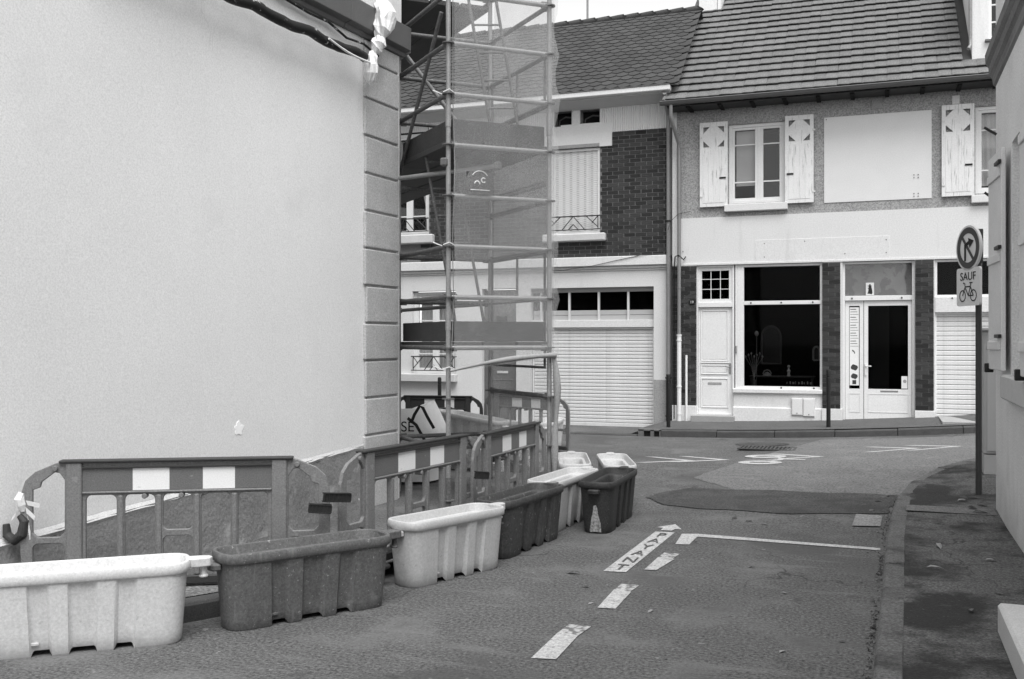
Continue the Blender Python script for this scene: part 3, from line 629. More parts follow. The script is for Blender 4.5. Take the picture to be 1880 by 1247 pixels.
# downpipe of the shop house with swan neck, white foot
dp = MB(); dp.path([(-3.66,EY-.06,EZ-.06),(-3.665,EY-.05,EZ-.28),(-3.64,EY+.02,EZ-.42),(-3.60,FY-.12,EZ-.72),(-3.595,FY-.10,EZ-.9),(-3.595,FY-.10,1.78)], .035, 12); d0 = dp.build('downpipe', metal_pipe, SH, smooth=True)
MB().tube((-3.595,FY-.10,1.80),(-3.595,FY-.10,.06),.042,12).build('pipe_foot', pipe_white, d0, smooth=True)
for z in (1.80,1.70,.82,.30): MB().tube((-3.595,FY-.10,z-.012),(-3.595,FY-.10,z+.012),.05,12).build('pipe_collar', pipe_white, d0)
for z in (5.35,4.42,2.7): MB().tube((-3.595,FY-.10,z-.01),(-3.595,FY-.10,z+.01),.043,12).build('pipe_collar', metal_pipe, d0)
MB().tube((-3.46,FY-.085,.05),(-3.46,FY-.085,1.42),.022,10).build('gas_pipe', pipe_white, SH, smooth=True)
cb = MB(); cb.path([(-3.70,FY-.06,.2),(-3.70,FY-.06,3.1),(-3.68,FY-.06,3.3),(-3.60,FY-.15,3.32),(-3.52,FY-.05,3.24),(-3.48,FY-.03,3.30)], .012, 6); cb.build('cable', iron_black, SH)
cb = MB(); cb.path([(-3.80,FY-.15,3.80),(-3.74,FY-.14,3.98),(-3.6,FY-.16,4.10),(-3.38,FY-.1,4.15)], .005, 5); cb.build('loose_wire', iron_rail, SH)
# dormer
dm = MB(); 
dmh = holed('dormer', plaster_white, SH, 1.50, 2.95, 6.52, 8.6, FY+.02, FY+.12, [(1.76,2.7,6.92,8.2)])
ck = MB(); ck.box((1.50,FY+.12,6.3),(1.53,FY+3,8.6)); ck.box((2.92,FY+.12,6.3),(2.95,FY+3,8.6)); ck.build('dormer_cheek', plaster_white, dmh)
dw = frame('dormer_window', dmh, 1.76, 2.7, 6.92, 8.2, FY+.05, .05, .05); 
for z0, z1 in ((6.97,7.20),(7.225,7.5),(7.525,8.15)): pane(dw, 1.81, 2.65, z0, z1, FY+.07, glass_up)
for z in (7.212,7.512): box('glazing_bar', frame_white, dmh, (1.81,FY+.055,z-.012),(2.65,FY+.09,z+.012), 0)
box('dormer_back', interior, dmh, (1.55,FY+.5,6.5),(2.9,FY+.52,8.6), 0)
box('dormer_sill', zinc_dark, dmh, (1.70,FY-.05,6.86),(2.75,FY+.06,6.90), .004); box('dormer_roof', tile_under, dmh, (1.40,FY-.12,8.6),(3.05,FY+3,8.75), .01)
MB().path([(1.47,FY-.03,8.55),(1.47,FY-.03,6.95),(1.47,FY-.05,6.82),(1.43,FY-.12,6.74)], .03, 10).build('dormer_downpipe', metal_pipe, dmh, smooth=True)
ch = box('chimney', plaster_white, SH, (-3.70,21.72,8.3),(-3.30,22.15,9.35), .01); box('chimney_stack', pebble, ch, (-3.66,21.76,9.0),(-3.34,22.1,11.5), .01)
MB().box((-3.29,21.70,8.8),(-3.22,22.2,9.6)).build('chimney_flashing', plaster_white, ch)

# ------------------------------------------------------------------ the house with the garage
GY = 19.06
GH = tag(empty('garage_house', (-8, GY, 0)), 'long house of dark brick and white render with a wide roller garage door', 'house')
gh = [(-6.65,-4.12,-.2,2.75), (-7.71,-6.96,-.2,2.76), (-9.30,-8.30,1.01,2.74)]
holed('wall', plaster_white, GH, -12.5, -3.80, -.3, 3.34, GY, GY+.3, gh)
uh = [(-6.24,-5.20,3.82,5.55), (-9.97,-8.92,3.93,6.10)]
ub = holed('brick_wall', mortar, GH, -12.5, -3.76, 3.34, 5.80, GY+.012, GY+.3, uh)
bk = MB().box((-.105,0,-.031),(.105,.03,.031)).build('brick', brick_dark, GH, True, .004); gbm = bk.data; bpy.data.objects.remove(bk)
gi_ = WM(ub).inverted(); cnt = 0; rest = MB()
for r_ in range(32):
    z = 3.345 + (r_+.5)*.0765
    x = -9.0 + (0 if r_ % 2 else -.11)
    gaps = sorted((h[0]-.012, h[1]+.012) for h in uh if h[2]-.03 < z < h[3]+.03)
    while x < -3.80:
        runs = [(x, min(x+.212, -3.80))]
        for g0, g1 in gaps: runs = [r2 for a, b_ in runs for r2 in ((a, min(b_, g0)), (max(a, g1), b_)) if r2[1]-r2[0] > .03]
        for a, b_ in runs:
            yy = GY+.005+random.uniform(-.002,.002)
            if a > -5.30: inst(gbm, 'brick', ub, gi_ @ Vector(((a+b_)/2, yy, z)), (0,0,0), ((b_-a)/.21, 1, 1.04)); cnt += 1
            else: rest.box((a,yy,z-.032),(b_,yy+.03,z+.032))
        x += .226
ro = rest.build('bricks_behind_net', brick_dark, ub); ro['kind'] = 'stuff'
# corrugated band with attic openings
ah = [(-6.14,-5.78,5.97,6.29), (-5.60,-5.20,5.97,6.28), (-9.97,-8.92,5.8,6.10)]
cbm = MB(); x = -12.5
def corr(x0, x1, z0, z1):
    k = round((x1-x0)/.0225); st = (x1-x0)/k; vs = []
    for i in range(k+1): y = GY - (.03 if i % 2 else .008); vs += [(x0+i*st, y, z0), (x0+i*st, y, z1)]
    cbm.add(vs, [(2*i, 2*i+2, 2*i+3, 2*i+1) for i in range(k)])
for a, b_, z0, z1 in cells(-12.5, -3.76, 5.80, 6.30, ah): corr(a, b_, z0, z1)
cbm.build('corrugated_band', paint_white, GH)
for h in ah[:2]:
    f = MB(); q = [(h[0],h[2]),(h[1],h[2]),(h[1],h[3]-.06),(h[1]-.06,h[3]),(h[0]+.06,h[3]),(h[0],h[3]-.06)]
    hole = box('attic_window', interior, GH, (h[0],GY+.22,h[2]),(h[1],GY+.24,h[3]), 0)
    rv = MB(); rv.box((h[0]-.01,GY-.005,h[2]),(h[0],GY+.24,h[3])); rv.box((h[1],GY-.005,h[2]),(h[1]+.01,GY+.24,h[3])); rv.box((h[0],GY-.005,h[3]),(h[1],GY+.24,h[3]+.01)); rv.build('reveal', plinth_render, hole)
    MB().path([((h[0]+.03),GY+.20,h[2]+.02),(h[0]+.05,GY+.2,h[3]-.14),((h[0]+h[1])/2,GY+.20,h[3]-.08),(h[1]-.02,GY+.2,h[3]-.10)], .018, 6).build('inner_frame', zinc_dark, hole)
box('mullion_post', plaster_white, GH, (-5.76,GY-.03,5.98),(-5.62,GY+.05,6.27), .004)
# cornice and gutter
co_ = MB(); pf = [(GY,6.28),(GY-.05,6.29),(GY-.12,6.31),(GY-.30,6.36),(GY-.42,6.38),(GY-.42,6.40),(GY,6.42)]
vs = []; 
for x in (-12.5,-3.72): vs += [(x,a,b_) for a, b_ in pf]
m_ = len(pf); co_.add(vs, [(k, k+1, m_+k+1, m_+k) for k in range(m_-1)]+[tuple(range(m_)), tuple(m_+k for k in range(m_))]); co_.build('cornice', mat('cornice_grey', .52, .85, .1, 3, .1, 90), GH)
box('gutter', plaster_white, GH, (-12.5,GY-.56,6.40),(-3.70,GY-.38,6.50), .012); box('gutter_lip', zinc_dark, GH, (-12.5,GY-.575,6.50),(-3.70,GY-.55,6.515), .003)
# roof
GE, GZ, GSL = GY-.50, 6.50, R(40)
def groof(x, u, h=0.0): return Vector((x, GE + u*math.cos(GSL) - h*math.sin(GSL), GZ + u*math.sin(GSL) + h*math.cos(GSL)))
rb = MB(); GL = 3.45; rb.add([groof(-12.6,0),groof(-3.55,0),groof(-3.55,GL),groof(-12.6,GL)], [(0,1,2,3)]); top_ = groof(0,GL)
rb.add([groof(-12.6,GL),groof(-3.55,GL),(-3.55,top_.y+2.65,6.5),(-12.6,top_.y+2.65,6.5)], [(0,1,2,3)])
roofB = rb.build('roof', tile_b, GH)
def gtile(mb, w_=.232, l_=.235):
    lift = .022; p = [(-w_/2,.06,lift),(-.03,0,lift+.004),(.03,0,lift+.004),(w_/2,.06,lift),(w_/2,l_,.006),(-w_/2,l_,.006)]; lo = [(x,y,z-.02) for x, y, z in p[:4]]
    mb.add(p+lo, [(0,1,2,3,4,5),(0,6,7,1),(1,7,8,2),(2,8,9,3)])
t2 = MB(); gtile(t2); to = t2.build('roof_tile', tile_b, GH, True); gt_me = to.data; bpy.data.objects.remove(to); rest = MB(); cnt = 0
rI = WM(roofB).inverted()
for r_ in range(21):
    for c_ in range(30):
        x = -3.66 - c_*.238 - (.119 if r_ % 2 else 0); p = groof(x, .02+r_*.162, .004)
        if x > -6.2 and cnt < 300: inst(gt_me, 'roof_tile', roofB, rI @ p, (GSL,0,random.uniform(-.01,.01))); cnt += 1
        else:
            Mx = Matrix.Translation(p) @ Matrix.Rotation(GSL,4,'X'); t3 = MB(); gtile(t3); rest.add([Mx @ v for v in t3.v], t3.f)
ro = rest.build('roof_tiles_behind_net', tile_b, roofB); ro['kind'] = 'stuff'
rg = MB(); rg.path([(-.165,0,0),(.0,0,.01),(.15,0,.015),(.165,0,.045)], [.075,.08,.085,.095], 10); ro = rg.build('ridge_tile', tile_b, roofB, True, smooth=True); rmesh = ro.data; ro.location = rI @ groof(-3.75, GL, .0)
for k in range(1, 24): inst(rmesh, 'ridge_tile', roofB, rI @ groof(-3.75-k*.325, GL, 0))
MB().tube((-6.35,22.2,8.3),(-6.35,22.2,10.4),.025,8).build('antenna_mast', metal_pipe, GH)
# band and mouldings above the garage
box('string_course', plaster_white, GH, (-12.5,GY-.10,3.16),(-3.82,GY+.05,3.345), .012)
box('moulding', plaster_white, GH, (-12.5,GY-.05,3.105),(-3.82,GY+.03,3.155), .008); box('moulding', plaster_white, GH, (-12.5,GY-.025,3.07),(-3.82,GY+.03,3.10), .006)
MB().path([(-6.6,GY-.12,3.13),(-5.9,GY-.12,3.10),(-5.3,GY-.115,3.17),(-4.9,GY-.115,3.25),(-4.3,GY-.11,3.36),(-3.9,GY-.06,3.37)], .006, 5).build('cable', iron_rail, GH)
# upper roller window with perforated shutter, lintel, sill, railing
rwn = frame('roller_window', GH, -6.24, -5.20, 3.82, 5.52, GY+.03, .05, .1)
slt = MB(); slt.box((-.465,0,0),(.465,.012,.040)); s0 = slt.build('slat', shutter_m, rwn, True, .003); I_ = WM(rwn).inverted(); s0.location = I_ @ Vector((-5.72,GY+.06,3.88))
pt = MB(); 
for c_ in range(6): pt.box((-.38+c_*.145-.028,-.0015,.013),(-.38+c_*.145+.028,.001,.024))
p0 = pt.build('slot_row', concrete_step, s0, True); p0['kind'] = 'stuff'
for k in range(1, 37):
    s1 = inst(s0.data, 'slat', rwn, I_ @ Vector((-5.72,GY+.06,3.88+k*.0435)))
    inst(p0.data, 'slot_row', s1, (0,0,0))['kind'] = 'stuff'
box('shutter_backing', concrete_step, rwn, (-6.19,GY+.075,3.87),(-5.25,GY+.08,5.5), 0)
li = MB(); li.box((-6.52,GY-.025,5.60),(-4.95,GY+.05,5.98)); li.box((-6.52,GY-.025,5.53),(-6.25,GY+.05,5.60)); li.box((-5.20,GY-.025,5.53),(-4.95,GY+.05,5.60)); li.build('lintel', paint_white, GH)
box('lintel_step', paint_white, GH, (-6.0,GY-.028,5.98),(-5.1,GY+.04,6.005), 0)
box('roller_housing', concrete_step, GH, (-6.25,GY-.03,5.53),(-5.2,GY+.05,5.60), .006)
box('window_sill', stone_sill, GH, (-6.37,GY-.12,3.665),(-5.07,GY+.05,3.82), .02)
def railing(parent, x0, x1, z0, z1, y):
    r_ = empty('railing'); r_.parent = parent; r_.matrix_basis = Matrix.Identity(4)
    b = MB(); cx = (x0+x1)/2; W_ = x1-x0; H_ = z1-z0; t = .010
    b.tube((x0-.05,y,z1),(x1+.05,y,z1),t+.003,6); b.tube((x0-.05,y,z0),(x1+.05,y,z0),t,6)
    for s_ in (-1,1):
        b.tube((cx,y,z1),(cx+s_*.23*W_,y,z0),t,6); b.tube((cx,y,z0+.4*H_),(cx+s_*.10*W_,y,z0),t,6)
        b.tube((cx+s_*.26*W_,y,z1),(cx+s_*.5*W_,y,z0+.04),t,6); b.tube((cx+s_*.5*W_,y,z1),(cx+s_*.38*W_,y,z0+.48*H_),t,6); b.tube((cx+s_*.5*W_,y,z0),(cx+s_*.5*W_,y,z1),t,6)
    bpy.data.objects.remove(r_)
    return b.build('railing', iron_rail, parent)
railing(GH, -6.24, -5.22, 3.90, 4.165, GY-.06)
# curtained upper window on the left
w3 = casement(GH, -9.97, -8.92, 3.93, 6.08, GY+.05, -9.40); b = MB()
for s_, x0 in ((1,-9.86),(1,-9.33)):
    for k in range(7):
        a0, a1 = k/7, (k+1)/7
        for z0, z1, q0, q1 in ((4.02,4.5,.18,.35),(4.5,5.2,.35,.75),(5.2,5.98,.75,1.0)):
            X_ = lambda a, q: x0 + .36*(a*q) if x0 < -9.6 else x0 + .38 - .38*q*(1-a)
            b.add([(X_(a0,q0),GY+.22+.02*(k%2),z0),(X_(a1,q0),GY+.22+.02*((k+1)%2),z0),(X_(a1,q1),GY+.22+.02*((k+1)%2),z1),(X_(a0,q1),GY+.22+.02*(k%2),z1)], [(0,1,2,3)])
b.build('curtain', curtain_m, w3); box('room_back', interior, w3, (-10.1,GY+.6,3.8),(-8.8,GY+.62,6.2), 0)
box('window_sill', stone_sill, GH, (-10.1,GY-.12,3.74),(-8.79,GY+.05,3.93), .02); railing(GH, -9.95, -8.95, 4.0, 4.27, GY-.06)
# ground floor window
w4 = casement(GH, -9.30, -8.30, 1.01, 2.72, GY+.08, -8.80); b = MB()
for k in range(20): x = -9.2+k*.04; b.add([(x,GY+.24+.015*(k%2),1.1),(x+.04,GY+.24+.015*((k+1)%2),1.1),(x+.04,GY+.24+.015*((k+1)%2),2.62),(x,GY+.24+.015*(k%2),2.62)], [(0,1,2,3)])
b.build('curtain', sky_sheen_cloth_m, w4); box('window_sill', stone_sill, GH, (-9.75,GY-.14,.83),(-8.26,GY+.05,1.0), .015); railing(GH, -9.25, -8.30, 1.07, 1.36, GY-.07)
# brown door
hd_ = holed('front_door', wood_door, GH, -7.70, -6.97, -.1, 2.74, GY+.12, GY+.16, [(-7.45,-7.2,1.55,2.2)]); pane(hd_, -7.45, -7.2, 1.55, 2.2, GY+.14, glass_up); box('letter_slot', shutter_m, hd_, (-7.42,GY+.105,1.02),(-7.18,GY+.12,1.07), .003); box('hall', interior, hd_, (-7.7,GY+.3,-.1),(-6.97,GY+.32,2.74), 0)
for z0, z1 in ((.1,.9),): panel_mould(hd_, -7.6, -7.07, z0, z1, GY+.12, wood_door)
box('door_step', concrete_step, GH, (-7.8,GY-.12,-.2),(-6.88,GY+.12,.06), .008)
# garage: transom lights, beam, roller door
gd = box('garage_beam', plaster_white, GH, (-6.65,GY+.06,1.955),(-4.12,GY+.2,2.105), .006)
for x in (-6.03,-5.25,-4.65): pass
for x in (-6.46,-5.86,-5.25,-4.65): box('mullion', shutter_m, gd, (x-.02,GY+.09,2.105),(x+.02,GY+.16,2.70), .003)
box('head_board', mat('head_board', .30, .8, .1), gd, (-6.65,GY+.08,2.66),(-4.12,GY+.2,2.76), .004)
xs_ = [-6.65,-6.46,-5.86,-5.25,-4.65,-4.12]
for i in range(5):
    pane(gd, xs_[i]+.02, xs_[i+1]-.02, 2.30, 2.665, GY+.14, glass_shop)
    box('frosted_pane', mat('frosted_pane', .42, .5, .05), gd, (xs_[i]+.02,GY+.13,2.106),(xs_[i+1]-.02,GY+.145,2.20), .003); box('frosted_pane', mat('frosted_pane', .42), gd, (xs_[i]+.02,GY+.13,2.207),(xs_[i+1]-.02,GY+.145,2.30), .003)
rd = frame('garage_door', GH, -6.64, -4.13, -.08, 1.95, GY+.10, .03, .10)
sl_ = MB(); sl_.prism([(-1.22,0,0),(-1.22,-.014,.014),(-1.22,-.014,.055),(-1.22,0,.068)], (2.44,0,0)); s0 = sl_.build('slat', shutter_m, rd, True); I_ = WM(rd).inverted(); s0.location = I_ @ Vector((-5.385,GY+.14,.07))
for k in range(1, 27): inst(s0.data, 'slat', rd, I_ @ Vector((-5.385,GY+.14,.07+k*.0705)))
box('bottom_bar', shutter_m, rd, (-6.6,GY+.115,-.03),(-4.16,GY+.15,.065), .006); box('garage_back', interior, rd, (-6.7,GY+.31,-.2),(-4.1,GY+.33,2.8), 0)
box('pier_skirting', concrete_step, GH, (-4.12,GY-.008,-.2),(-3.80,GY+.02,.94), .004)
box('ramp', concrete_step, fp, (-6.7,18.45,-.2),(-4.1,GY+.08,-.02), .01)
p1 = MB().path([(-3.80,GE-.02,6.35),(-3.81,GE+.2,6.2),(-3.815,GY-.10,6.0),(-3.815,GY-.10,1.0)], .038, 12).build('downpipe', metal_pipe, GH, smooth=True)
MB().tube((-3.815,GY-.10,1.05),(-3.815,GY-.10,-.05),.045,12).build('pipe_foot', iron_black, p1, smooth=True)
for z in (3.99,.98,.25): MB().tube((-3.815,GY-.10,z-.014),(-3.815,GY-.10,z+.014),.06,12).build('pipe_collar', iron_black, p1)
gw = MB().box((-12.52,GY,-.3),(-12.5,GY+6,6.4)); gw.box((-3.765,GY+.3,-.3),(-3.745,GY+5,6.4)); gw.build('gable_wall', pebble, GH)

# ------------------------------------------------------------------ the big rendered house on the left
wa = R(4.15); U = Vector((math.sin(wa), math.cos(wa), 0)); N = Vector((math.cos(wa), -math.sin(wa), 0)); CN = Vector((-4.86, 9.664, 0))
def Wp(s, z, out=0.0): return CN - U*s + N*out + Vector((0,0,z))
LH = tag(empty('rendered_house', CN), 'tall blank pale rendered house wall with stone quoins and dark cornice', 'house')
SD = Vector((-.727, .687, 0)); SN = Vector((.687, .727, 0))           # second facade, turning away at the corner
b = MB(); K = CN - N*.30 - U*.30
base = [Wp(.03,-.4), Wp(16,-.4), Wp(16,-.4,-.35), Wp(.4,-.4,-.35)]
b.prism(base, (0,0,5.2)); b.build('wall', plaster_left, LH)
b = MB(); c0 = CN + SN*.0 - U*.02; b.prism([c0+Vector((0,0,-.4)), c0+SD*14+Vector((0,0,-.4)), c0+SD*14-SN*.35+Vector((0,0,-.4)), c0-SN*.35+SD*.3+Vector((0,0,-.4))], (0,0,5.2)); b.build('side_wall', plaster_left, LH)
# quoin stones, one by one, wrapping the corner
for k in range(14):
    z0 = -.40 + k*.381 + .0; z1 = z0 + .381 - .020
    if z0 > 4.6: break
    z1 = min(z1, 4.74); L_ = .72 + random.uniform(-.015,.02); o_ = .030 + random.uniform(-.004,.004)
    j = random.uniform(-.012,.012)
    pts = [Wp(L_,z0,-.02), Wp(L_,z0,o_), Wp(.09+j,z0,o_), Wp(-.02+j,z0,-.055), Vector((*(CN+SD*.32+SN*.015)[:2], z0)), Vector((*(CN+SD*.32-SN*.1)[:2], z0)), Wp(.2,z0,-.1)]
    MB().prism(pts, (0,0,z1-z0)).build('quoin_stone', quoin_stone, LH, bevel=.012, seg=2)
b = MB()
b.prism([Wp(.68,-.4,-.01), Wp(.68,-.4,.008), Wp(.10,-.4,.008), Wp(.0,-.4,-.06), Wp(.1,-.4,-.09)], (0,0,5.15)); b.build('quoin_bed', quoin_stone, LH)
# plinth, rough, rising slightly towards the corner, with a pale weathered top
b = MB(); nS, nZ = 60, 10; vs = []
for i in range(nS+1):
    s_ = .70 + (7.0-.70)*i/nS; zt = .64 - .052*(s_-.7)
    for j in range(nZ+1):
        z = -.7 + (zt+.7)*j/nZ; q = .015 + .03*sstep(.7,2.2,s_) + .018*noise.noise((s_*2.3, z*3, 4)) + .010*noise.noise((s_*9, z*9, 1))
        if noise.noise((s_*4.2, z*6.5, 9)) > .38: q -= .02
        vs.append(Wp(s_, z, q))
b.add(vs, [(i*(nZ+1)+j, (i+1)*(nZ+1)+j, (i+1)*(nZ+1)+j+1, i*(nZ+1)+j+1) for i in range(nS) for j in range(nZ)])
b.build('plinth', plinth_render, LH, smooth=True)
b = MB(); vs = []
for i in range(nS+1):
    s_ = .70 + 6.3*i/nS; zt = .64 - .052*(s_-.7); q = .02 + .03*sstep(.7,2.2,s_) + .012*noise.noise((s_*5, 2, 4)); d_ = .008*noise.noise((s_*7, 5, 1))
    vs += [Wp(s_, zt-.012+d_, q), Wp(s_, zt+.022+d_, .004), Wp(s_, zt-.035+d_, q-.01)]
b.add(vs, [(3*i, 3*i+3, 3*i+4, 3*i+1) for i in range(nS)] + [(3*i+2, 3*i+5, 3*i+3, 3*i) for i in range(nS)]); b.build('plinth_coping', plinth_edge, LH)
# paint splash on the wall
b = MB(); sp = []
for k in range(22): a = k*2*math.pi/22; r_ = .056*(1+.45*noise.noise((math.cos(a)*2.2, math.sin(a)*2.2, 3))+.18*math.sin(5*a))*(1.0 if math.cos(a) > -.6 else .8); sp.append(Wp(2.636 - r_*1.05*math.cos(a), .96 + r_*.95*math.sin(a), .004))
b.prism(sp, -N*.006); b.build('paint_splash', splash_white, LH)
# cornice: dark metal-clad band, sheet by sheet, under the upper wall
for k in range(7):
    s0, s1 = -.03 + k*1.15, -.03 + (k+1)*1.15 - .006
    pf = [(.0,4.76),(.035,4.76),(.045,4.80),(.115,4.82),(.12,5.06),(.0,5.13)]
    b = MB(); vs = [Wp(s0, z, o_) for o_, z in pf] + [Wp(s1, z, o_) for o_, z in pf]; m_ = len(pf)
    b.add(vs, [(i, i+1, m_+i+1, m_+i) for i in range(m_-1)] + [tuple(range(m_)), tuple(m_+i for i in range(m_))]); b.build('cornice_sheet', zinc_dark, LH, bevel=.004)
b = MB(); pf = [(0,4.76),(.12,4.82),(.12,5.06),(0,5.13)]; vs = [CN + SN*o_ + Vector((0,0,z)) - SD*.0 for o_, z in pf] + [CN + SD*8 + SN*o_ + Vector((0,0,z)) for o_, z in pf]
b.add(vs, [(i, i+1, 5+i, 4+i) for i in range(3)] + [(0,1,2,3)]); b.build('cornice_return', zinc_dark, LH)
b = MB(); b.prism([Wp(-.02,5.05,.0), Wp(16,5.05,.0), Wp(16,5.05,-.35), Wp(.3,5.05,-.4), CN+SD*10+Vector((0,0,5.05)), CN+SD*.1+Vector((0,0,5.05))], (0,0,3.4)); b.build('upper_wall', plaster_white, LH)
# iron tie of the scaffold in the wall
# cable bundle hung along the wall and its plastic wrappings
cbo = MB(); pts = []; rr = []
for i in range(60):
    s_ = .93 + 3.4*i/59; pts.append(Wp(s_, 4.50 + .012*math.sin(i*.5) - .012*math.sin(i/59*math.pi*1.2), .14 + .01*math.sin(i*.9))); rr.append(.048 + .007*noise.noise((i*.45,1,1)))
cbo.path(pts, rr, 12); cbl = tag(cbo.build('cable_bundle', cable_m, smooth=True), 'thick black wrapped cable bundle hanging along the pale house wall', 'cable')
MB().path([Wp(.80+.1*k, 4.46-.04*math.sin(k*.35)+.006*k, .19) for k in range(9)], .011, 6).build('pale_strand', sheet_w, cbl)
wr = MB().path([Wp(3.2-.3*k, 4.745+(.03*math.sin(k*.9)) - (.09 if k > 6 else 0), .05) for k in range(9)] + [Wp(.60,4.60,.10)], .012, 6); tag(wr.build('thin_cable', cable_m), 'thin dark cable running just under the dark cornice', 'cable')
def crumple(path_, rad, seed, n=18, m=None, thick=1.0):
    P = [Vector(p) for p in path_]; b = MB(); rings = []
    for i in range(len(P)):
        d = (P[min(i+1,len(P)-1)]-P[max(i-1,0)]).normalized(); a = d.cross(Vector((.3,.5,.8))).normalized(); c = d.cross(a)
        for k in range(n):
            t = 2*math.pi*k/n; r_ = rad[i]*(1+.30*noise.noise((math.cos(t)*2.1+seed, math.sin(t)*2.1, i*.55))+.20*math.sin(t*5+i*.6+seed)*(.5+.5*noise.noise((i*.3,seed,t))))
            rings.append(P[i]+(a*math.cos(t)+c*math.sin(t)*thick)*r_)
    b.add(rings, [(i*n+k, i*n+(k+1) % n, (i+1)*n+(k+1) % n, (i+1)*n+k) for i in range(len(P)-1) for k in range(n)] + [tuple(range(n)), tuple((len(P)-1)*n+k for k in range(n))])
    return b
pw = crumple([Wp(.62,5.14,.10),Wp(.60,5.08,.16),Wp(.60,5.0,.18),Wp(.62,4.92,.18),Wp(.65,4.84,.17),Wp(.67,4.79,.15),Wp(.68,4.76,.13)], [.06,.10,.115,.105,.09,.06,.03], 3).build('plastic_wrap', sheet_w)
tag(pw, 'white plastic sheet bunched over the dark cornice near the corner', 'plastic sheet', 'plastic wrapping at the wall corner')
pw2 = crumple([Wp(.68,4.77,.13),Wp(.69,4.74,.15),Wp(.71,4.68,.16),Wp(.73,4.63,.15),Wp(.74,4.60,.13)], [.025,.06,.075,.06,.025], 8).build('plastic_wrap', sheet_w); tag(pw2, 'small knotted ball of white plastic just below the cornice', 'plastic sheet', 'plastic wrapping at the wall corner')
pw3 = crumple([Wp(.74,4.60,.13),Wp(.78,4.56,.15),Wp(.82,4.50,.16),Wp(.84,4.43,.16),Wp(.84,4.36,.155),Wp(.83,4.29,.15),Wp(.82,4.25,.15)], [.03,.055,.075,.088,.095,.06,.012], 5, thick=.6).build('plastic_wrap', sheet_w); tag(pw3, 'white plastic flap hanging at the end of the cable bundle', 'plastic sheet', 'plastic wrapping at the wall corner')

# ------------------------------------------------------------------ scaffold tower
FL = Vector((-3.984,8.965,0)); FRp = Vector((-3.18,9.699,0)); RR = Vector((-4.226,10.698,0)); RL = FL + (RR-FRp)
SC = tag(empty('scaffold', (-4.2,9.8,0)), 'steel tube scaffold tower with ladders and toe boards at the house corner', 'scaffold')
Zs = [.126 + .5*k for k in range(14)]
def V3(p, z): return Vector((p.x, p.y, z))
P5 = RL + SD*3.07; P6 = RR + SD*3.07; P7 = RL + SD*6.14; P8 = RR + SD*6.14
for p, hgt in ((FL,6.8),(FRp,6.8),(RR,6.8),(RL,6.8),(P5,6.8),(P6,6.8),(P7,6.8),(P8,6.8)):
    b = MB(); b.tube(V3(p,.02), V3(p,hgt), .0242, 14); st_ = b.build('standard', galv, SC, smooth=True)
    bp = MB(); bp.box((p.x-.075,p.y-.075,-.03),(p.x+.075,p.y+.075,-.015)); bp.tube(V3(p,-.02), V3(p,.12), .019, 10); bp.tube(V3(p,.10), V3(p,.35), .030, 12); bp.build('base_jack', galv_dark, st_)
    if p in (FL, FRp, RR):
        for z in Zs:
            if z > 6.5: break
            c = MB(); c.tube(V3(p,z-.006), V3(p,z+.006), .062, 14); c.build('rosette', galv_dark, st_)
        for z in (1.9, 3.9, 5.9): MB().tube(V3(p,z-.10), V3(p,z+.10), .029, 12).build('spigot', galv, st_, smooth=True)
def ledger(a, c, z, z2=None, m=galv, r_=.0242, name='ledger'):
    z2 = z if z2 is None else z2; d = (c-a).normalized(); p, q = V3(a,z)+d*.03, V3(c,z2)-d*.03
    b = MB(); b.tube(p, q, r_, 12); o = b.build(name, m, SC, smooth=True)
    if name == 'ledger':
        for e, s_ in ((p,1),(q,-1)):
            h = MB(); h.box((-.005,-.012,-.035),(.06,.012,.035), M=Matrix.Translation(e) @ ((d*s_).to_track_quat('X','Z')).to_matrix().to_4x4()); h.build('wedge_head', galv_dark, o, bevel=.004)
    return o
for z in (1.626,2.126,2.626,3.126,3.626,4.126,4.626,5.126,5.626): ledger(FL, FRp, z)
for z in (.626,1.626,2.126,2.626,4.126,4.626,5.126): ledger(FL, RL, z, m=galv_dark)
MB().path([V3(FL,6.5)+Vector((.03,.0,0)),V3(FL,5.2)+Vector((.045,.01,0)),V3(FL,4.1)+Vector((.04,.02,0)),V3(FL,3.4)+Vector((.06,.02,0)),V3(FL,2.63)+Vector((.03,.03,0)),V3(FL,2.1)+Vector((.05,.02,0)),V3(FL,1.5)+Vector((.03,0,0))], .005, 5).build('tie_rope', galv, SC)
for z in (2.64, 4.14, 1.42): MB().path([V3(FL,z)+Vector((-.04,-.03,0)),V3(FL,z+.02)+Vector((.03,-.04,0)),V3(FL,z)+Vector((.05,.03,0)),V3(FL,z-.03)+Vector((-.02,.04,0)),V3(FL,z+.01)+Vector((-.16,-.02,.02))], .006, 5).build('tie_wire', sheet_w, SC)
for z in (.626,2.126,2.626,3.39,4.126,4.626,5.126,5.626): ledger(RL, RR, z, m=galv_dark)
for z in (1.126,1.626,2.626,3.126,4.126,4.626,5.126,5.626): ledger(FRp, RR, z, m=galv_dark)
for z in (2.126,4.126,5.6): ledger(RR, P6, z, m=galv_dark); ledger(RL, P5, z, m=galv_dark); ledger(P6, P8, z, m=galv_dark)
ledger(RL, RR, 4.95, 3.75, galv, .0242, 'diagonal_brace'); ledger(RL, P5, 5.3, 3.6, galv_dark, .0242, 'diagonal_brace'); ledger(FL+SD*.15, RL, 4.98, 3.55, galv_dark, .02, 'diagonal_brace')
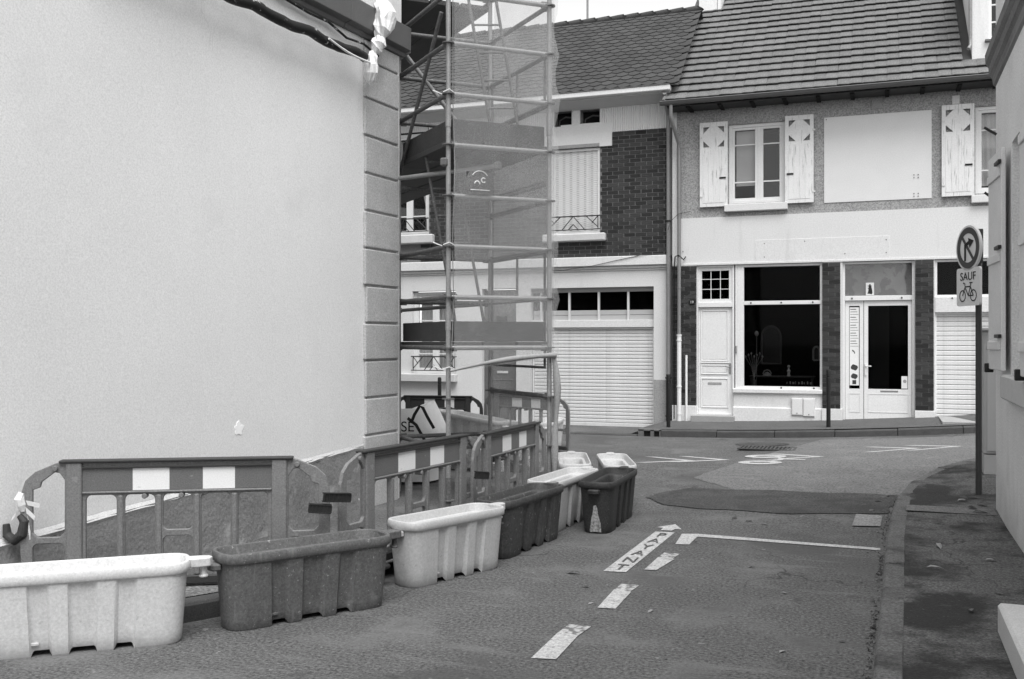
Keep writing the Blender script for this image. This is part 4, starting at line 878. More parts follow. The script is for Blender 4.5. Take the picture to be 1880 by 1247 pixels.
# guard frames of thin tube on the open side
fd = (RR-FRp).normalized(); fi = -fd.cross(Vector((0,0,1))).normalized()*0
for z0, z1 in ((1.42,2.62),(2.12,2.60),(3.30,3.34),(4.10,4.62)):
    a = FRp + fd*.10; c = RR - fd*.06; m_ = (a+c)/2
    b = MB(); b.tube(V3(a,z0),V3(c,z0),.014,8); b.tube(V3(a,z1),V3(c,z1),.014,8)
    for p in (a, c) + ((m_,) if z0 > 2 else ()): b.tube(V3(p,z0),V3(p,z1),.014,8)
    b.build('guard_frame', galv_dark, SC)
# wall tie
MB().tube(V3(CN + N*.05 - U*.10, 3.43), V3(FL + (FRp-FL)*.55 + Vector((-.05,-.02,0)), 3.46), .0242, 12).build('wall_tie', galv, SC, smooth=True)
for t in (0, .52): 
    p = V3(FL + (FRp-FL)*t + Vector((-.03,-.03,0)), 3.45); MB().box((p.x-.035,p.y-.035,p.z-.04),(p.x+.035,p.y+.035,p.z+.04)).build('coupler', galv_dark, SC, bevel=.012)
# decks with perforated planks, trap opening, toe boards
def deck(A, B, Cc, D, z, n=3, gap=.012):
    for k in range(n):
        t0, t1 = k/n + gap, (k+1)/n - gap
        p = [A.lerp(B, t0), A.lerp(B, t1), D.lerp(Cc, t1), D.lerp(Cc, t0)]
        dk = MB().prism([V3(q, z) for q in p], (0,0,.055)).build('deck_plank', deck_m, SC, bevel=.004)
deck(FL, FRp, RR, RL, 1.63); deck(FL, FRp, RR, RL, 3.63); deck(RL, RR, P6, P5, 5.50); deck(P5, P6, P8, P7, 5.50); deck(RL, RR, P6, P5, 3.63)
def toe(a, c, z, side):
    d = (c-a).normalized(); n_ = d.cross(Vector((0,0,1)))*side; p = [V3(a,z)+n_*.03+d*.05, V3(c,z)+n_*.03-d*.05, V3(c,z)+n_*.055-d*.05, V3(a,z)+n_*.055+d*.05]
    MB().prism(p, (0,0,.20)).build('toe_board', toe_m, SC, bevel=.003)
for z in (1.69, 3.69): toe(FL, FRp, z, -1); toe(FL, RL, z, 1); toe(FRp, RR, z, -1)
def ladder(p0, p1, width, wdir, n=7):
    p0 = Vector(p0); p1 = Vector(p1); wv = Vector(wdir).normalized()*width/2
    ld = MB().tube(p0-wv, p1-wv, .017, 8).tube(p0+wv, p1+wv, .017, 8).build('ladder', galv_dark, SC)
    for k in range(n): p = p0.lerp(p1, (k+.6)/n); MB().tube(p-wv, p+wv, .012, 8).build('rung', galv_dark, ld)
def cw(px, d, z):
    t = (px-940)/1828; return Vector((-d*.3469+t*d*.9379, d*.9379+t*d*.3469, z))
ladder(cw(934,10.55,3.69), cw(872,10.55,5.75), .29, (.9379,.3469,0)); ladder(cw(868,10.5,1.70), cw(806,10.5,3.70), .30, (.9379,.3469,0))
# company plate hung on the deck edge
sp = MB(); c0 = V3(FL.lerp(FRp,.16),3.15)+SN*.0; c1 = V3(FL.lerp(FRp,.42),3.15); nn = Vector((.68,-.73,0))*.04
sp.add([c0+nn, c1+nn, c1+nn+Vector((0,0,.22)), c0+nn+Vector((0,0,.22))], [(0,1,2,3)]); plate = sp.build('name_plate', toe_m, SC)
lg = MB(); du = (c1-c0).normalized(); cc = c0.lerp(c1,.5)+nn*1.1
def arc(cx, cz, r_, a0, a1, t=.006, n=12):
    cx *= .75; cz = cz*.75-.01; r_ *= .75
    lg.path([cc+du*(cx+r_*math.cos(R(a0+(a1-a0)*k/n)))+Vector((0,0,cz+r_*math.sin(R(a0+(a1-a0)*k/n)))) for k in range(n+1)], t, 5)
arc(-.04,.15,.035,180,-10); arc(.05,.20,.03,40,320); arc(.0,.2,.12,30,150,.004); lg.path([cc+du*-.10+Vector((0,0,.04)), cc+du*.10+Vector((0,0,.04))], .004, 5); lg.build('emblem', reflect_white, plate)
# safety net: a curtain round two sides with folds, gathered into a roll at the bottom
def net_panel(a, c, z0, z1, out, nx=26, nz=36, seed=0, sag=.03, name='safety_net'):
    d = c-a; n_ = d.normalized().cross(Vector((0,0,1))); b = MB(); vs = []
    for i in range(nx+1):
        for j in range(nz+1):
            t = i/nx; z = z0(t) + (z1-z0(t))*j/nz
            o_ = out + sag*noise.noise((t*3, z*1.1, seed)) + .012*math.sin(z*2*math.pi/.5)*math.exp(-((t-.98)/.08)**2) + .008*noise.noise((t*14, z*2, seed))
            tt = t + (.022*math.cos((z-.126)*4*math.pi) + .012*noise.noise((z*3, seed, 2)))*sstep(.80, 1, t)
            vs.append(a + d*tt + n_*o_ + Vector((0,0,z)))
    b.add(vs, [(i*(nz+1)+j, (i+1)*(nz+1)+j, (i+1)*(nz+1)+j+1, i*(nz+1)+j+1) for i in range(nx) for j in range(nz)])
    o = b.build(name, net_m, None, smooth=True); return o
n1 = net_panel(FL+(FRp-FL)*.04, FRp+(FRp-FL)*.055, lambda t: 1.40+.13*t, 6.8, .055, seed=1); tag(n1, 'pale translucent safety net on the street face of the scaffold', 'safety net', 'scaffold nets')
n2 = net_panel(FRp, RR, lambda t: .35, 6.8, .05, seed=5); tag(n2, 'pale translucent safety net closing the far side of the scaffold', 'safety net', 'scaffold nets')
rl = []; rr = []
for k in range(25): t = k/24; p = (FL+(FRp-FL)*(t*1.04)); rl.append(V3(p, 1.40+.15*t+.03*math.sin(t*3.1)) + Vector((.6,-.7,0))*.07); rr.append(.012 + .022*t*(1-.35*math.sin(t*9)))
ho = MB().path(rl, rr, 10).build('rolled_hem', net_thick, n1, smooth=True)
tail = []; tr_ = []
for k in range(22): t = k/21; tail.append(V3(FRp, 1.56-1.45*t) + Vector((.938,.347,0))*(.04+.045*math.sin(t*5.5)*(1-t)+.03*t) + Vector((.3,-.9,0))*.03); tr_.append(.022+.018*math.sin(t*7)**2)
MB().path(tail, tr_, 9).build('hanging_hem', net_thick, n1, smooth=True)

# ------------------------------------------------------------------ plastic barriers
BL, BH = 1.95, .82
def rrect(x0, x1, z0, z1, r_, n=4):
    pts = []
    for cx, cz, a0 in ((x1-r_,z0+r_,-90),(x1-r_,z1-r_,0),(x0+r_,z1-r_,90),(x0+r_,z0+r_,180)):
        for k in range(n+1): a = R(a0+90*k/n); pts.append((cx+r_*math.cos(a), cz+r_*math.sin(a)))
    return pts
def plate(outer, holes, y0, y1):
    """flat plate in the XZ plane with rounded holes, real thickness"""
    bm = bmesh.new(); edges = []
    for loop in [outer]+holes:
        vs = [bm.verts.new((x, y0, z)) for x, z in loop]
        for i in range(len(vs)): edges.append(bm.edges.new((vs[i], vs[(i+1) % len(vs)])))
    bmesh.ops.triangle_fill(bm, use_beauty=True, use_dissolve=False, edges=edges)
    ret = bmesh.ops.extrude_face_region(bm, geom=bm.faces[:]); 
    for v in [e for e in ret['geom'] if isinstance(e, bmesh.types.BMVert)]: v.co.y = y1
    bmesh.ops.recalc_face_normals(bm, faces=bm.faces); return bm
def bm_obj(name, bm, m, parent, bevel=0):
    me = bpy.data.meshes.new(name); bm.to_mesh(me); bm.free(); me.materials.append(m); o = bpy.data.objects.new(name, me); C.objects.link(o); o.parent = parent
    if bevel: bv = o.modifiers.new('bevel','BEVEL'); bv.width = bevel; bv.segments = 1; bv.limit_method = 'ANGLE'; bv.angle_limit = R(40)
    return o
def barrier(mp, md, dark_band=False):
    rt = empty('work_barrier'); h = BL/2
    # outline with sloping shoulders and looped ends
    outer = [(-h+.02,.03),(-h,.25),(-h,.50),(-h+.005,.62),(-h+.03,.70),(-h+.09,.755),(-h+.21,.805),(-h+.26,BH),(h-.26,BH),(h-.21,.805),(h-.09,.755),(h-.03,.70),(h-.005,.62),(h,.50),(h,.25),(h-.02,.03)]
    outer = list(reversed(outer))
    holes = []
    for s_ in (-1,1):
        e0, e1 = (-h+.075, -h+.27) if s_ < 0 else (h-.27, h-.075)
        q = [(e0,.37),(e0+.03,.34),(e1-.03,.34),(e1,.37),(e1,.70),(e1-.03,.745),(e1-.06,.75),(e0+.055,.69),(e0+.045,.655),(e0,.64)] if s_ < 0 else [(e0,.37),(e0+.03,.34),(e1-.03,.34),(e1,.37),(e1,.64),(e1-.045,.655),(e1-.055,.69),(e0+.06,.75),(e0+.03,.745),(e0,.70)]
        holes.append(q); holes.append(rrect(e0,e1,.07,.30,.035))
    n = 5; x0, x1 = -h+.40, h-.40; st = (x1-x0+.045)/n
    for k in range(n):
        a = x0+k*st; c = a+st-.05
        if k == 2: holes.append(rrect(a,c,.37,.60,.035)); holes.append(rrect(a,c,.11,.33,.035))
        else: holes.append(rrect(a,c,.11,.60,.035))
    bm_obj('panel', plate(outer, holes, -.014, .014), mp, rt, .004)
    # raised ribs: two posts, top rail, bar spines, bottom rail
    for x in (-h+.33, h-.33): MB().box((x-.05,-.032,.02),(x+.05,.032,BH-.004)).build('post', mp, rt, True, .012, seg=2)
    MB().box((-h+.24,-.040,BH-.012),(h-.24,.040,BH+.006)).build('top_rail', md, rt, True, .005)
    MB().box((-h+.38,-.032,BH-.05),(h-.38,.032,BH-.036)).build('rail_lip', md, rt, True, .003)
    MB().box((-h+.05,-.036,.02),(h-.05,.036,.075)).build('bottom_rail', md, rt, True, .006)
    MB().box((-h+.38,-.030,.612),(h-.38,.030,.624)).build('rail_lip', mp, rt, True, .003)
    for k in range(1, n): x = x0+k*st-.025; MB().box((x-.018,-.026,.075),(x+.018,.026,.60)).build('bar', mp, rt, True, .01, seg=2)
    # reflective band in five fields
    fx = [x0-.01+k*(x1-x0+.02)/5 for k in range(6)]; fx = [-h+.385, -h+.70, -h+.70+.235*1.0, 0+.105, .105+.225, h-.385]; fx = [-h+.385,-.285,-.055,.155,.36,h-.385]
    for k in range(5):
        for y in (-.0165, .0145): MB().box((fx[k],y,.628),(fx[k+1]-.001,y+.002,.768)).build('reflector', reflect_white if k % 2 else (md if dark_band else reflect_red), rt, True)
    for x, z in ((-h+.215,.775),(h-.215,.775),(-.21,.59),(.02,.59)): MB().tube((x,-.032,z),(x,.032,z),.018,10).build('boss', mp, rt, True, .004)
    for x in (-.62,.62): MB().box((x-.05,-.15,0),(x+.05,.15,.035)).build('foot', md, rt, True, .012)
    # springy hook at one end, loop at the other
    hk = MB(); hk.path([(h-.03,0,.66)]+[(h-.03+.012*(k % 2),0,.64-.012*k) for k in range(6)]+[(h-.02,0,.50)], .014, 8); hk.build('hook', md, rt, True)
    return rt
def aim(o, p, q, z):
    p = Vector(p); q = Vector(q); d = q-p; o.location = ((p.x+q.x)/2, (p.y+q.y)/2, z); o.rotation_euler = (0, 0, math.atan2(d.y, d.x)); o.scale = (d.length/BL, 1, 1)
B1 = barrier(plastic_barrier, plastic_barrier_dark); tag(B1, 'long grey plastic works barrier against the blank wall, nearest of the row', 'barrier', 'plastic works barriers')
def pix(px, d): t = (px-940)/1828; return (-d*.3469+t*d*.9379, d*.9379+t*d*.3469)
pB = [(pix(38,6.28), pix(606,6.56), .115), (pix(622,6.64), pix(882,8.32), .115), (pix(866,8.12), pix(1001,9.72), .10)]
aim(B1, *pB[0])
B2 = copy_tree(B1); aim(B2, *pB[1]); B2['label'] = 'grey plastic works barrier standing before the stone quoins, middle of the near three'
B3 = copy_tree(B1); aim(B3, *pB[2]); B3['label'] = 'grey plastic works barrier seen edgewise at the foot of the scaffold'
B4 = barrier(plastic_barrier_dark, plastic_barrier_dark, True); tag(B4, 'dark plastic works barrier far behind the scaffold, beside the white bag', 'barrier', 'plastic works barriers'); aim(B4, pix(722,16.3), pix(887,16.0), -.02)
B5 = copy_tree(B1); aim(B5, pix(889,16.4), pix(1046,15.0), .02); B5['label'] = 'grey plastic works barrier behind the net, before the garage door'
# torn tape and connector at the free end of the first barrier
e = Vector((*pB[0][0], 0)); tp = MB()
tapes = crumple([e+Vector((.01,0,.74)),e+Vector((.0,-.01,.70)),e+Vector((.01,0,.66)),e+Vector((.02,0,.62))], [.02,.035,.03,.012], 2, n=10).build('tape_knot', sheet_w)
tag(tapes, 'white torn tape knotted on the end of the nearest barrier', 'tape')
for q in ([(.02,0,.68),(.06,.01,.675),(.13,.03,.66)],[(.02,0,.63),(.05,.01,.57),(.07,.01,.48),(.06,.02,.42)],[(.02,0,.64),(-.02,-.02,.60),(-.05,-.02,.57)],[(.02,.0,.65),(.07,.01,.61),(.10,.02,.58)]):
    b = MB(); P = [e+Vector(v) for v in q]; vs = []
    for i, p in enumerate(P): vs += [p+Vector((0,0,.014)), p-Vector((.012,0,.014))]
    b.add(vs, [(2*i,2*i+1,2*i+3,2*i+2) for i in range(len(P)-1)]); b.build('tape_end', sheet_w, tapes)
cn = MB(); cn.path([e+Vector((-.10,-.02,.54)),e+Vector((-.09,-.02,.47)),e+Vector((-.03,-.02,.44)),e+Vector((.02,-.01,.48)),e+Vector((.03,0,.56)),e+Vector((.0,-.01,.60))], [.022,.03,.034,.034,.03,.02], 8); cn = cn.build('barrier_clip', plastic_barrier_dark, bevel=.004); tag(cn, 'dark broken plastic clip hanging at the end of the nearest barrier', 'clip', 'barrier clips')
for (p, q, z, lab) in ((pix(567,6.42), pix(608,6.46), .62, 'black plastic clip lying across the right end of the nearest barrier'), (pix(594,6.44), pix(642,6.56), .685, 'black plastic clip joining the nearest barrier to the next'), (pix(872,8.0), pix(896,8.05), .62, 'black plastic clip joining the second barrier to the third')):
    d = Vector((q[0]-p[0], q[1]-p[1], 0)); L_ = d.length; root = MB(); a = math.atan2(d.y, d.x)
    Mx = Matrix.Translation((p[0],p[1],z)) @ Matrix.Rotation(a,4,'Z') @ Matrix.Rotation(R(6),4,'Y')
    root.box((0,-.02,-.03),(L_,.02,-.022), M=Mx); root.box((0,-.02,.022),(L_,.02,.03), M=Mx); root.box((0,-.014,-.022),(L_,-.006,.022), M=Mx)
    for k in range(7): root.box((k*L_/6-.004,-.018,-.022),(k*L_/6+.004,.0,.022), M=Mx)
    tag(root.build('barrier_clip', rubber), lab, 'clip', 'barrier clips')

# ------------------------------------------------------------------ water-filled separators (open tubs)
def tub(m, m_in, L_=1.12, seed=0):
    rt = empty('separator_tub'); hl, hw = L_/2, .168; H_ = .455; n_side = 84; n_end = 12
    def outline():
        pts = []
        for k in range(n_side+1): pts.append(('s', -1+2*k/n_side, 1))
        for k in range(1, n_end): pts.append(('e', k/n_end, 1))
        for k in range(n_side+1): pts.append(('s', 1-2*k/n_side, -1))
        for k in range(1, n_end): pts.append(('e', k/n_end, -1))
        return pts
    OL = outline()
    def rib(u):                                    # 1 on the ribs, 0 on the panels between
        x = u*hl*.80; best = 0
        for c_, w_ in ((-.46,.15),(-.135,.050),(.135,.050),(.46,.15)):
            best = max(best, 1-sstep(w_, w_+.016, abs(x-c_)))
        return best
    def ring(sc_l, sc_w, z, amp, zf=None):
        out = []
        straight = hl - hw*.85
        for kind, u, s_ in OL:
            if kind == 's':
                rb_ = rib(u); yy = -s_*hw*sc_w*(1-amp*(1-rb_)); xx = u*straight*sc_l; zz = z if zf is None else zf(rb_)
            else:
                a = -math.pi/2+math.pi*u if s_ > 0 else math.pi/2+math.pi*u
                sg = 1 if s_ > 0 else -1
                ex = abs(math.cos(a))**.72; ey = math.copysign(abs(math.sin(a))**.72, math.sin(a))
                xx = sg*(straight*sc_l + ex*hw*.85*sc_l); yy = ey*hw*sc_w*(1 if s_ > 0 else 1); zz = z if zf is None else zf(1)
            out.append(Vector((xx, yy, zz)))
        return out
    def loft(rings, closed_bottom=False, closed_top=False):
        b = MB(); n = len(OL); vs = [p for r_ in rings for p in r_]
        b.add(vs, [(j*n+k, j*n+(k+1) % n, (j+1)*n+(k+1) % n, (j+1)*n+k) for j in range(len(rings)-1) for k in range(n)])
        if closed_bottom: b.add(rings[0], [tuple(range(n))])
        if closed_top: b.add(rings[-1], [tuple(range(n))])
        return b
    foot = lambda r_: .03*(1-r_)
    rings = [ring(.90,.70,0,.22,foot), ring(.915,.735,.012,.22,lambda r_: .012+.03*(1-r_))]
    for k in range(1, 9): t = k/8; rings.append(ring(.915+.05*t, .74+.17*t, .02+.36*t, .22*(1-.6*t), (lambda r_, t=t: max(.02+.36*t, .045*(1-r_)+.02*t)) ))
    rings += [ring(.967,.915,.395,.03), ring(.968,.918,.400,0)]
    bd = loft(rings, True).build('body', m, rt, True, smooth=True)
    rim = [ring(.968,.918,.400,0), ring(.99,.965,.398,0), ring(1.0,.99,.405,0), ring(1.002,1.0,.425,0), ring(1.0,.995,.447,0), ring(.99,.97,.456,0), ring(.965,.915,.457,0), ring(.955,.89,.450,0)]
    loft(rim).build('rim', m, rt, True, smooth=True)
    inn = [ring(.955,.89,.450,0), ring(.94,.83,.415,0), ring(.93,.80,.400,0), ring(.86,.64,.395,0), ring(.84,.60,.385,0), ring(.80,.54,.28,.12), ring(.77,.50,.20,.12)]
    loft(inn, False, True).build('basin', m_in, rt, True, smooth=True)
    tg = MB(); tg.prism([(hl-.03,-.05,.405),(hl+.06,-.045,.405),(hl+.105,-.035,.405),(hl+.12,0,.405),(hl+.105,.035,.405),(hl+.06,.045,.405),(hl-.03,.05,.405)], (0,0,.05)); tg.tube((hl+.07,0,.405),(hl+.07,0,.35),.018,10); tg.tube((hl+.07,0,.355),(hl+.07,0,.340),.027,10); tg.build('tongue', m, rt, True, .010, seg=2)
    lg_ = MB(); lg_.prism([(-hl+.02,-.055,.355),(-hl-.035,-.05,.355),(-hl-.05,0,.355),(-hl-.035,.05,.355),(-hl+.02,.055,.355)], (0,0,.04)); lg_.build('socket_lug', m, rt, True, .008)
    for s_ in (-1,1): MB().box((-.30,s_*.107-.006,.06),(-.22,s_*.107+.006,.075)).build('moulded_mark', m, rt, True, .002)
    return rt
TW = tub(tub_white, tub_white); TD = tub(tub_dark, tub_dark); TB = tub(tub_black, tub_black); TG = tub(tub_grey, tub_grey); TC = tub(tub_cream, tub_cream); TS = tub(tub_slate, tub_slate)
used = set()
def put(src, x, y, ang, label, z=0, tilt=(0,0), sx=1):
    o = src if src not in used else copy_tree(src); used.add(src); o.location = (x, y, z); o.rotation_euler = (R(tilt[0]), R(tilt[1]), R(ang)); o.scale = (sx,1,1)
    tag(o, label, 'road separator', 'plastic road separators'); return o
put(TW, -4.14, 4.36, 39.5, 'white ribbed plastic separator tub, nearest, cut by the left picture edge')
put(TD, -3.345, 5.34, 56, 'scratched grey plastic separator tub between the two nearest white ones')
put(TC, -2.935, 6.60, 69, 'white plastic separator tub third from the camera, beside the middle barrier', sx=.88)
put(TS, -2.77, 7.72, 83, 'dark plastic separator tub fourth from the camera with streaked ribs')
put(TC, -2.76, 8.86, 85, 'white plastic separator tub squeezed between the two dark ones')
put(TB, -2.36, 8.98, 91, 'black plastic separator tub with pale stain, nearest the parking arrow')
put(TC, -3.05, 10.12, 109, 'white plastic separator tub at the foot of the scaffold post')
put(TC, -2.60, 10.16, 110, 'white plastic separator tub outermost at the end of the row')
put(TG, *pix(866,13.4), 160, 'grey plastic separator tub with white rim tipped on rubble behind the scaffold', .24, (0,-5))
put(TW, *pix(1010,15.6), 100, 'white plastic separator tub far off beneath the barrier by the garage', .0)
for lo, mm in ((.02,.14),):
    b = MB(); pts = [(-.055,.015),(-.048,.10),(-.03,.17),(-.022,.23),(-.012,.255),(.012,.25),(.016,.20),(.030,.15),(.040,.08),(.050,.03),(.045,.012),(.0,.018)]
    b.add([(-.56*(.918+.052*z/.36)-.004+abs(y)*.10, y, z) for y, z in pts], [tuple(range(len(pts)))]); b.build('pale_stain', mat('stain_pale', .30, .8, .3, 12, .5, 60, streak=(.05, .7, (40, 40, 4), .52)), TB, True)
b = MB()
P_ = pix(866,13.4)
for k in range(26):
    x, y = P_[0]+random.uniform(-.8,.8), P_[1]+random.uniform(-.5,.4); r_ = random.uniform(.08,.2); z = random.uniform(.0,.28)
    vs = [Vector((x,y,z)) + Vector((math.cos(a)*r_*random.uniform(.7,1.2), math.sin(a)*r_*random.uniform(.7,1.2), q*r_*random.uniform(.5,.9))) for q in (-1,1) for a in [i*math.pi*2/5 for i in range(5)]]
    b.add(vs, [(0,1,2,3,4),(9,8,7,6,5)]+[(i,(i+1) % 5,5+(i+1) % 5,5+i) for i in range(5)])
tag(b.build('rubble', rubble_m), 'heap of broken rubble under the tipped tub', 'rubble', kind='stuff')
b = MB()
for k in range(150):
    s_ = random.uniform(.2,2.4); o_ = random.uniform(.06,.5); p = Wp(s_, 0, o_); r_ = random.uniform(.012,.05); z = wl(p.x,p.y)-.09 if p.y > 7.4 else wl(p.x,p.y)-.28
    vs = [Vector((p.x,p.y,z)) + Vector((math.cos(a)*r_*random.uniform(.6,1.2), math.sin(a)*r_*random.uniform(.6,1.2), q*r_*random.uniform(.4,.8))) for q in (-1,1) for a in [i*math.pi*2/5 for i in range(5)]]
    b.add(vs, [(0,1,2,3,4),(9,8,7,6,5)]+[(i,(i+1) % 5,5+(i+1) % 5,5+i) for i in range(5)])
tag(b.build('rubble', rubble_m), 'loose stones and debris along the foot of the stained wall', 'rubble', kind='stuff')

# ------------------------------------------------------------------ builders bag
bx, by = pix(742,12.2); bag = empty('builders_bag', (bx, by, .03), R(18)); tag(bag, 'white woven builders bag with black straps and printed letters', 'bag')
b = MB(); n, m_ = 28, 16; vs = []
for j in range(m_+1):
    t = j/m_; z = .84*t
    for k in range(n):
        a = 2*math.pi*k/n; ex = math.copysign(abs(math.cos(a))**.55, math.cos(a)); ey = math.copysign(abs(math.sin(a))**.55, math.sin(a))
        r_ = .46*(1+.10*math.sin(math.pi*t))*(1-.22*max(0,t-.72)/.28) + .03*noise.noise((ex*2,ey*2,t*3)); 
        zz = z + (.09*noise.noise((ex*1.6,ey*1.6,7))+ .05*ex if t > .8 else 0)*(t-.8)/.2
        vs.append(Vector((ex*r_, ey*r_, zz)))
top_c = Vector((0,0,.80)); b.add(vs, [(j*n+k, j*n+(k+1) % n, (j+1)*n+(k+1) % n, (j+1)*n+k) for j in range(m_) for k in range(n)]); b.add([vs[m_*n+k] for k in range(n)]+[top_c], [(k,(k+1) % n,n) for k in range(n)])
b.build('sack', bag_w, bag, True, smooth=True)
def strap(pts, wd=.035):
    b = MB(); P = [Vector(p) for p in pts]; vs = []
    for i, p in enumerate(P):
        d = (P[min(i+1,len(P)-1)]-P[max(i-1,0)]).normalized(); s_ = d.cross(Vector((0,-1,0))).normalized()*wd/2; vs += [p+s_, p-s_, p-s_+Vector((0,.006,0)), p+s_+Vector((0,.006,0))]
    b.add(vs, [(4*i+a, 4*i+(a+1) % 4, 4*i+4+(a+1) % 4, 4*i+4+a) for i in range(len(P)-1) for a in range(4)]); b.build('strap', rubber, bag, True)
strap([(.16,-.53,.70),(.20,-.54,.80),(.26,-.53,.90),(.30,-.54,.88),(.35,-.545,.78),(.43,-.54,.64)]); strap([(.12,-.535,.76),(.22,-.54,.68),(.30,-.54,.54),(.36,-.535,.42),(.40,-.53,.2)])
for t_, x, z, s_ in (('ISE', .10, .655, .17), ('EMENT', .08, .535, .09), ('E CO', .05, .32, .07)):
    me = text_mesh(t_, s_, .003); me.materials.append(ink); o = inst(me, 'printed_letters', bag, (x, -.548, z), (R(90),0,0))
dk = MB(); dx, dy = pix(800,14.6)
dko = crumple([(dx-.5,dy,.0),(dx-.45,dy,.2),(dx-.2,dy,.36),(dx+.2,dy,.38),(dx+.5,dy,.28),(dx+.6,dy,.05)], [.2,.3,.34,.34,.3,.15], 4).build('tarpaulin_bundle', rubber); tag(dko, 'black plastic tarpaulin bundle between the bag and the far barrier', 'tarpaulin')

# ------------------------------------------------------------------ bollards
for x, y, z, h, lab in ((-3.57,17.75,.02,1.07,'slim black bollard at the kerb before the drainpipes of number nineteen'), (-.827,17.75,.14,1.07,'slim black bollard at the kerb before the middle brick pillar'), (-7.87,17.3,-.05,1.05,'slim black bollard behind the scaffold under the ground floor window')):
    bo = tag(empty('bollard', (x,y,z)), lab, 'bollard', 'black bollards along the kerb')
    MB().tube((0,0,0),(0,0,h-.14),.036,14).build('post', iron_black, bo, True, smooth=True); MB().path([(0,0,h-.15),(0,0,h-.13),(0,0,h-.12),(0,0,h-.03),(0,0,h-.01),(0,0,h)], [.036,.026,.036,.036,.030,.012], 14).build('head', iron_black, bo, True, smooth=True)

# ------------------------------------------------------------------ traffic sign
SGN = tag(empty('traffic_sign', (.92, 10.92, .11)), 'no turning road sign with bicycle exception plate on a dark pole', 'sign')
MB().tube((0,0,0),(0,0,2.68),.030,14).build('pole', sign_dark, SGN, True, smooth=True)
nx_, ny_ = -.74, -.67; SM = Matrix.Translation((-.135,-.02,2.51)) @ Matrix.Rotation(math.atan2(nx_, -ny_) * -1 * -1, 4, 'Z')
ang = math.atan2(-nx_, -ny_)   # board turned towards the side street
ang = -R(65)
SM = Matrix.Translation((-.10,-.05,2.51)) @ Matrix.Rotation(ang, 4, 'Z')
def sg(name, mb, m, parent): 
    mb.v = [SM @ v for v in mb.v]; return mb.build(name, m, parent, True)
def disc(r_, y0, y1, z=0, n=40, x=0): return MB().prism([(x+r_*math.cos(2*math.pi*k/n), y0, z+r_*math.sin(2*math.pi*k/n)) for k in range(n)], (0, y1-y0, 0))
ds = sg('round_sign', disc(.225,0,.025), sign_white, SGN)
def ann(r0, r1, y, n=40):
    b = MB(); vs = []
    for k in range(n): a = 2*math.pi*k/n; vs += [(r0*math.cos(a), y, r0*math.sin(a)), (r1*math.cos(a), y, r1*math.sin(a))]
    return b.add(vs, [(2*k, 2*((k+1) % n), 2*((k+1) % n)+1, 2*k+1) for k in range(n)])
sg('ring', ann(.145,.205,-.002), sign_dark, ds)
def strip(p, q, t, y): 
    p = Vector(p); q = Vector(q); d = (q-p).normalized(); s_ = Vector((-d.y, d.x))*t/2
    return MB().add([(p.x+s_.x,y,p.y+s_.y),(q.x+s_.x,y,q.y+s_.y),(q.x-s_.x,y,q.y-s_.y),(p.x-s_.x,y,p.y-s_.y)], [(0,1,2,3)])
sg('slash', strip((-.12,.13),(.11,-.13),.035,-.003), sign_dark, ds)
ar = MB().add([(-.067,-.004,-.13),(-.033,-.004,-.13),(-.033,-.004,.012),(.022,-.004,.036),(.032,-.004,-.005),(.11,-.004,.065),(.005,-.004,.10),(.012,-.004,.07),(-.067,-.004,.036)], [(0,1,2,8),(2,3,7,8),(3,4,5,6),(3,6,7)]); sg('arrow', ar, ink, ds)
rs_ = MB().prism([(x,0,z-.385) for x, z in rrect(-.215,.215,-.19,.19,.03)], (0,.022,0)); pl = sg('plate', rs_, sign_white, SGN)
me = text_mesh('SAUF', .115, .002, sx=1.1); me.materials.append(ink)
for v in me.vertices: v.co = SM @ Matrix.Translation((0,-.003,-.285)) @ Matrix.Rotation(R(90),4,'X') @ v.co
inst(me, 'plate_letters', pl, (0,0,0))
bi = MB()
def ring2(cx, cz, r_, t=.012, n=24): 
    a_ = ann(r_-t, r_, -.003, n); bi.add([v+Vector((cx,0,cz)) for v in a_.v], a_.f)
ring2(-.10,-.475,.060); ring2(.10,-.475,.060)
for p, q in (((-.10,-.475),(-.05,-.385)),((-.05,-.385),(.045,-.385)),((.045,-.385),(.01,-.475)),((.01,-.475),(-.045,-.40)),((.045,-.385),(.10,-.475)),((.01,-.475),(.10,-.475)),((-.05,-.385),(-.06,-.35)),((-.06,-.35),(-.09,-.345)),((.045,-.385),(.055,-.35)),((.03,-.348),(.085,-.348))):
    s_ = strip(p, q, .012, -.0035); bi.add(s_.v, s_.f)
sg('bicycle_symbol', bi, ink, pl)
MB().box((-.05,-.03,2.36),(.04,.05,2.70)).build('bracket', sign_dark, SGN, True, .006); MB().box((-.05,-.03,2.05),(.035,.045,2.09)).build('bracket', sign_dark, SGN, True, .004)

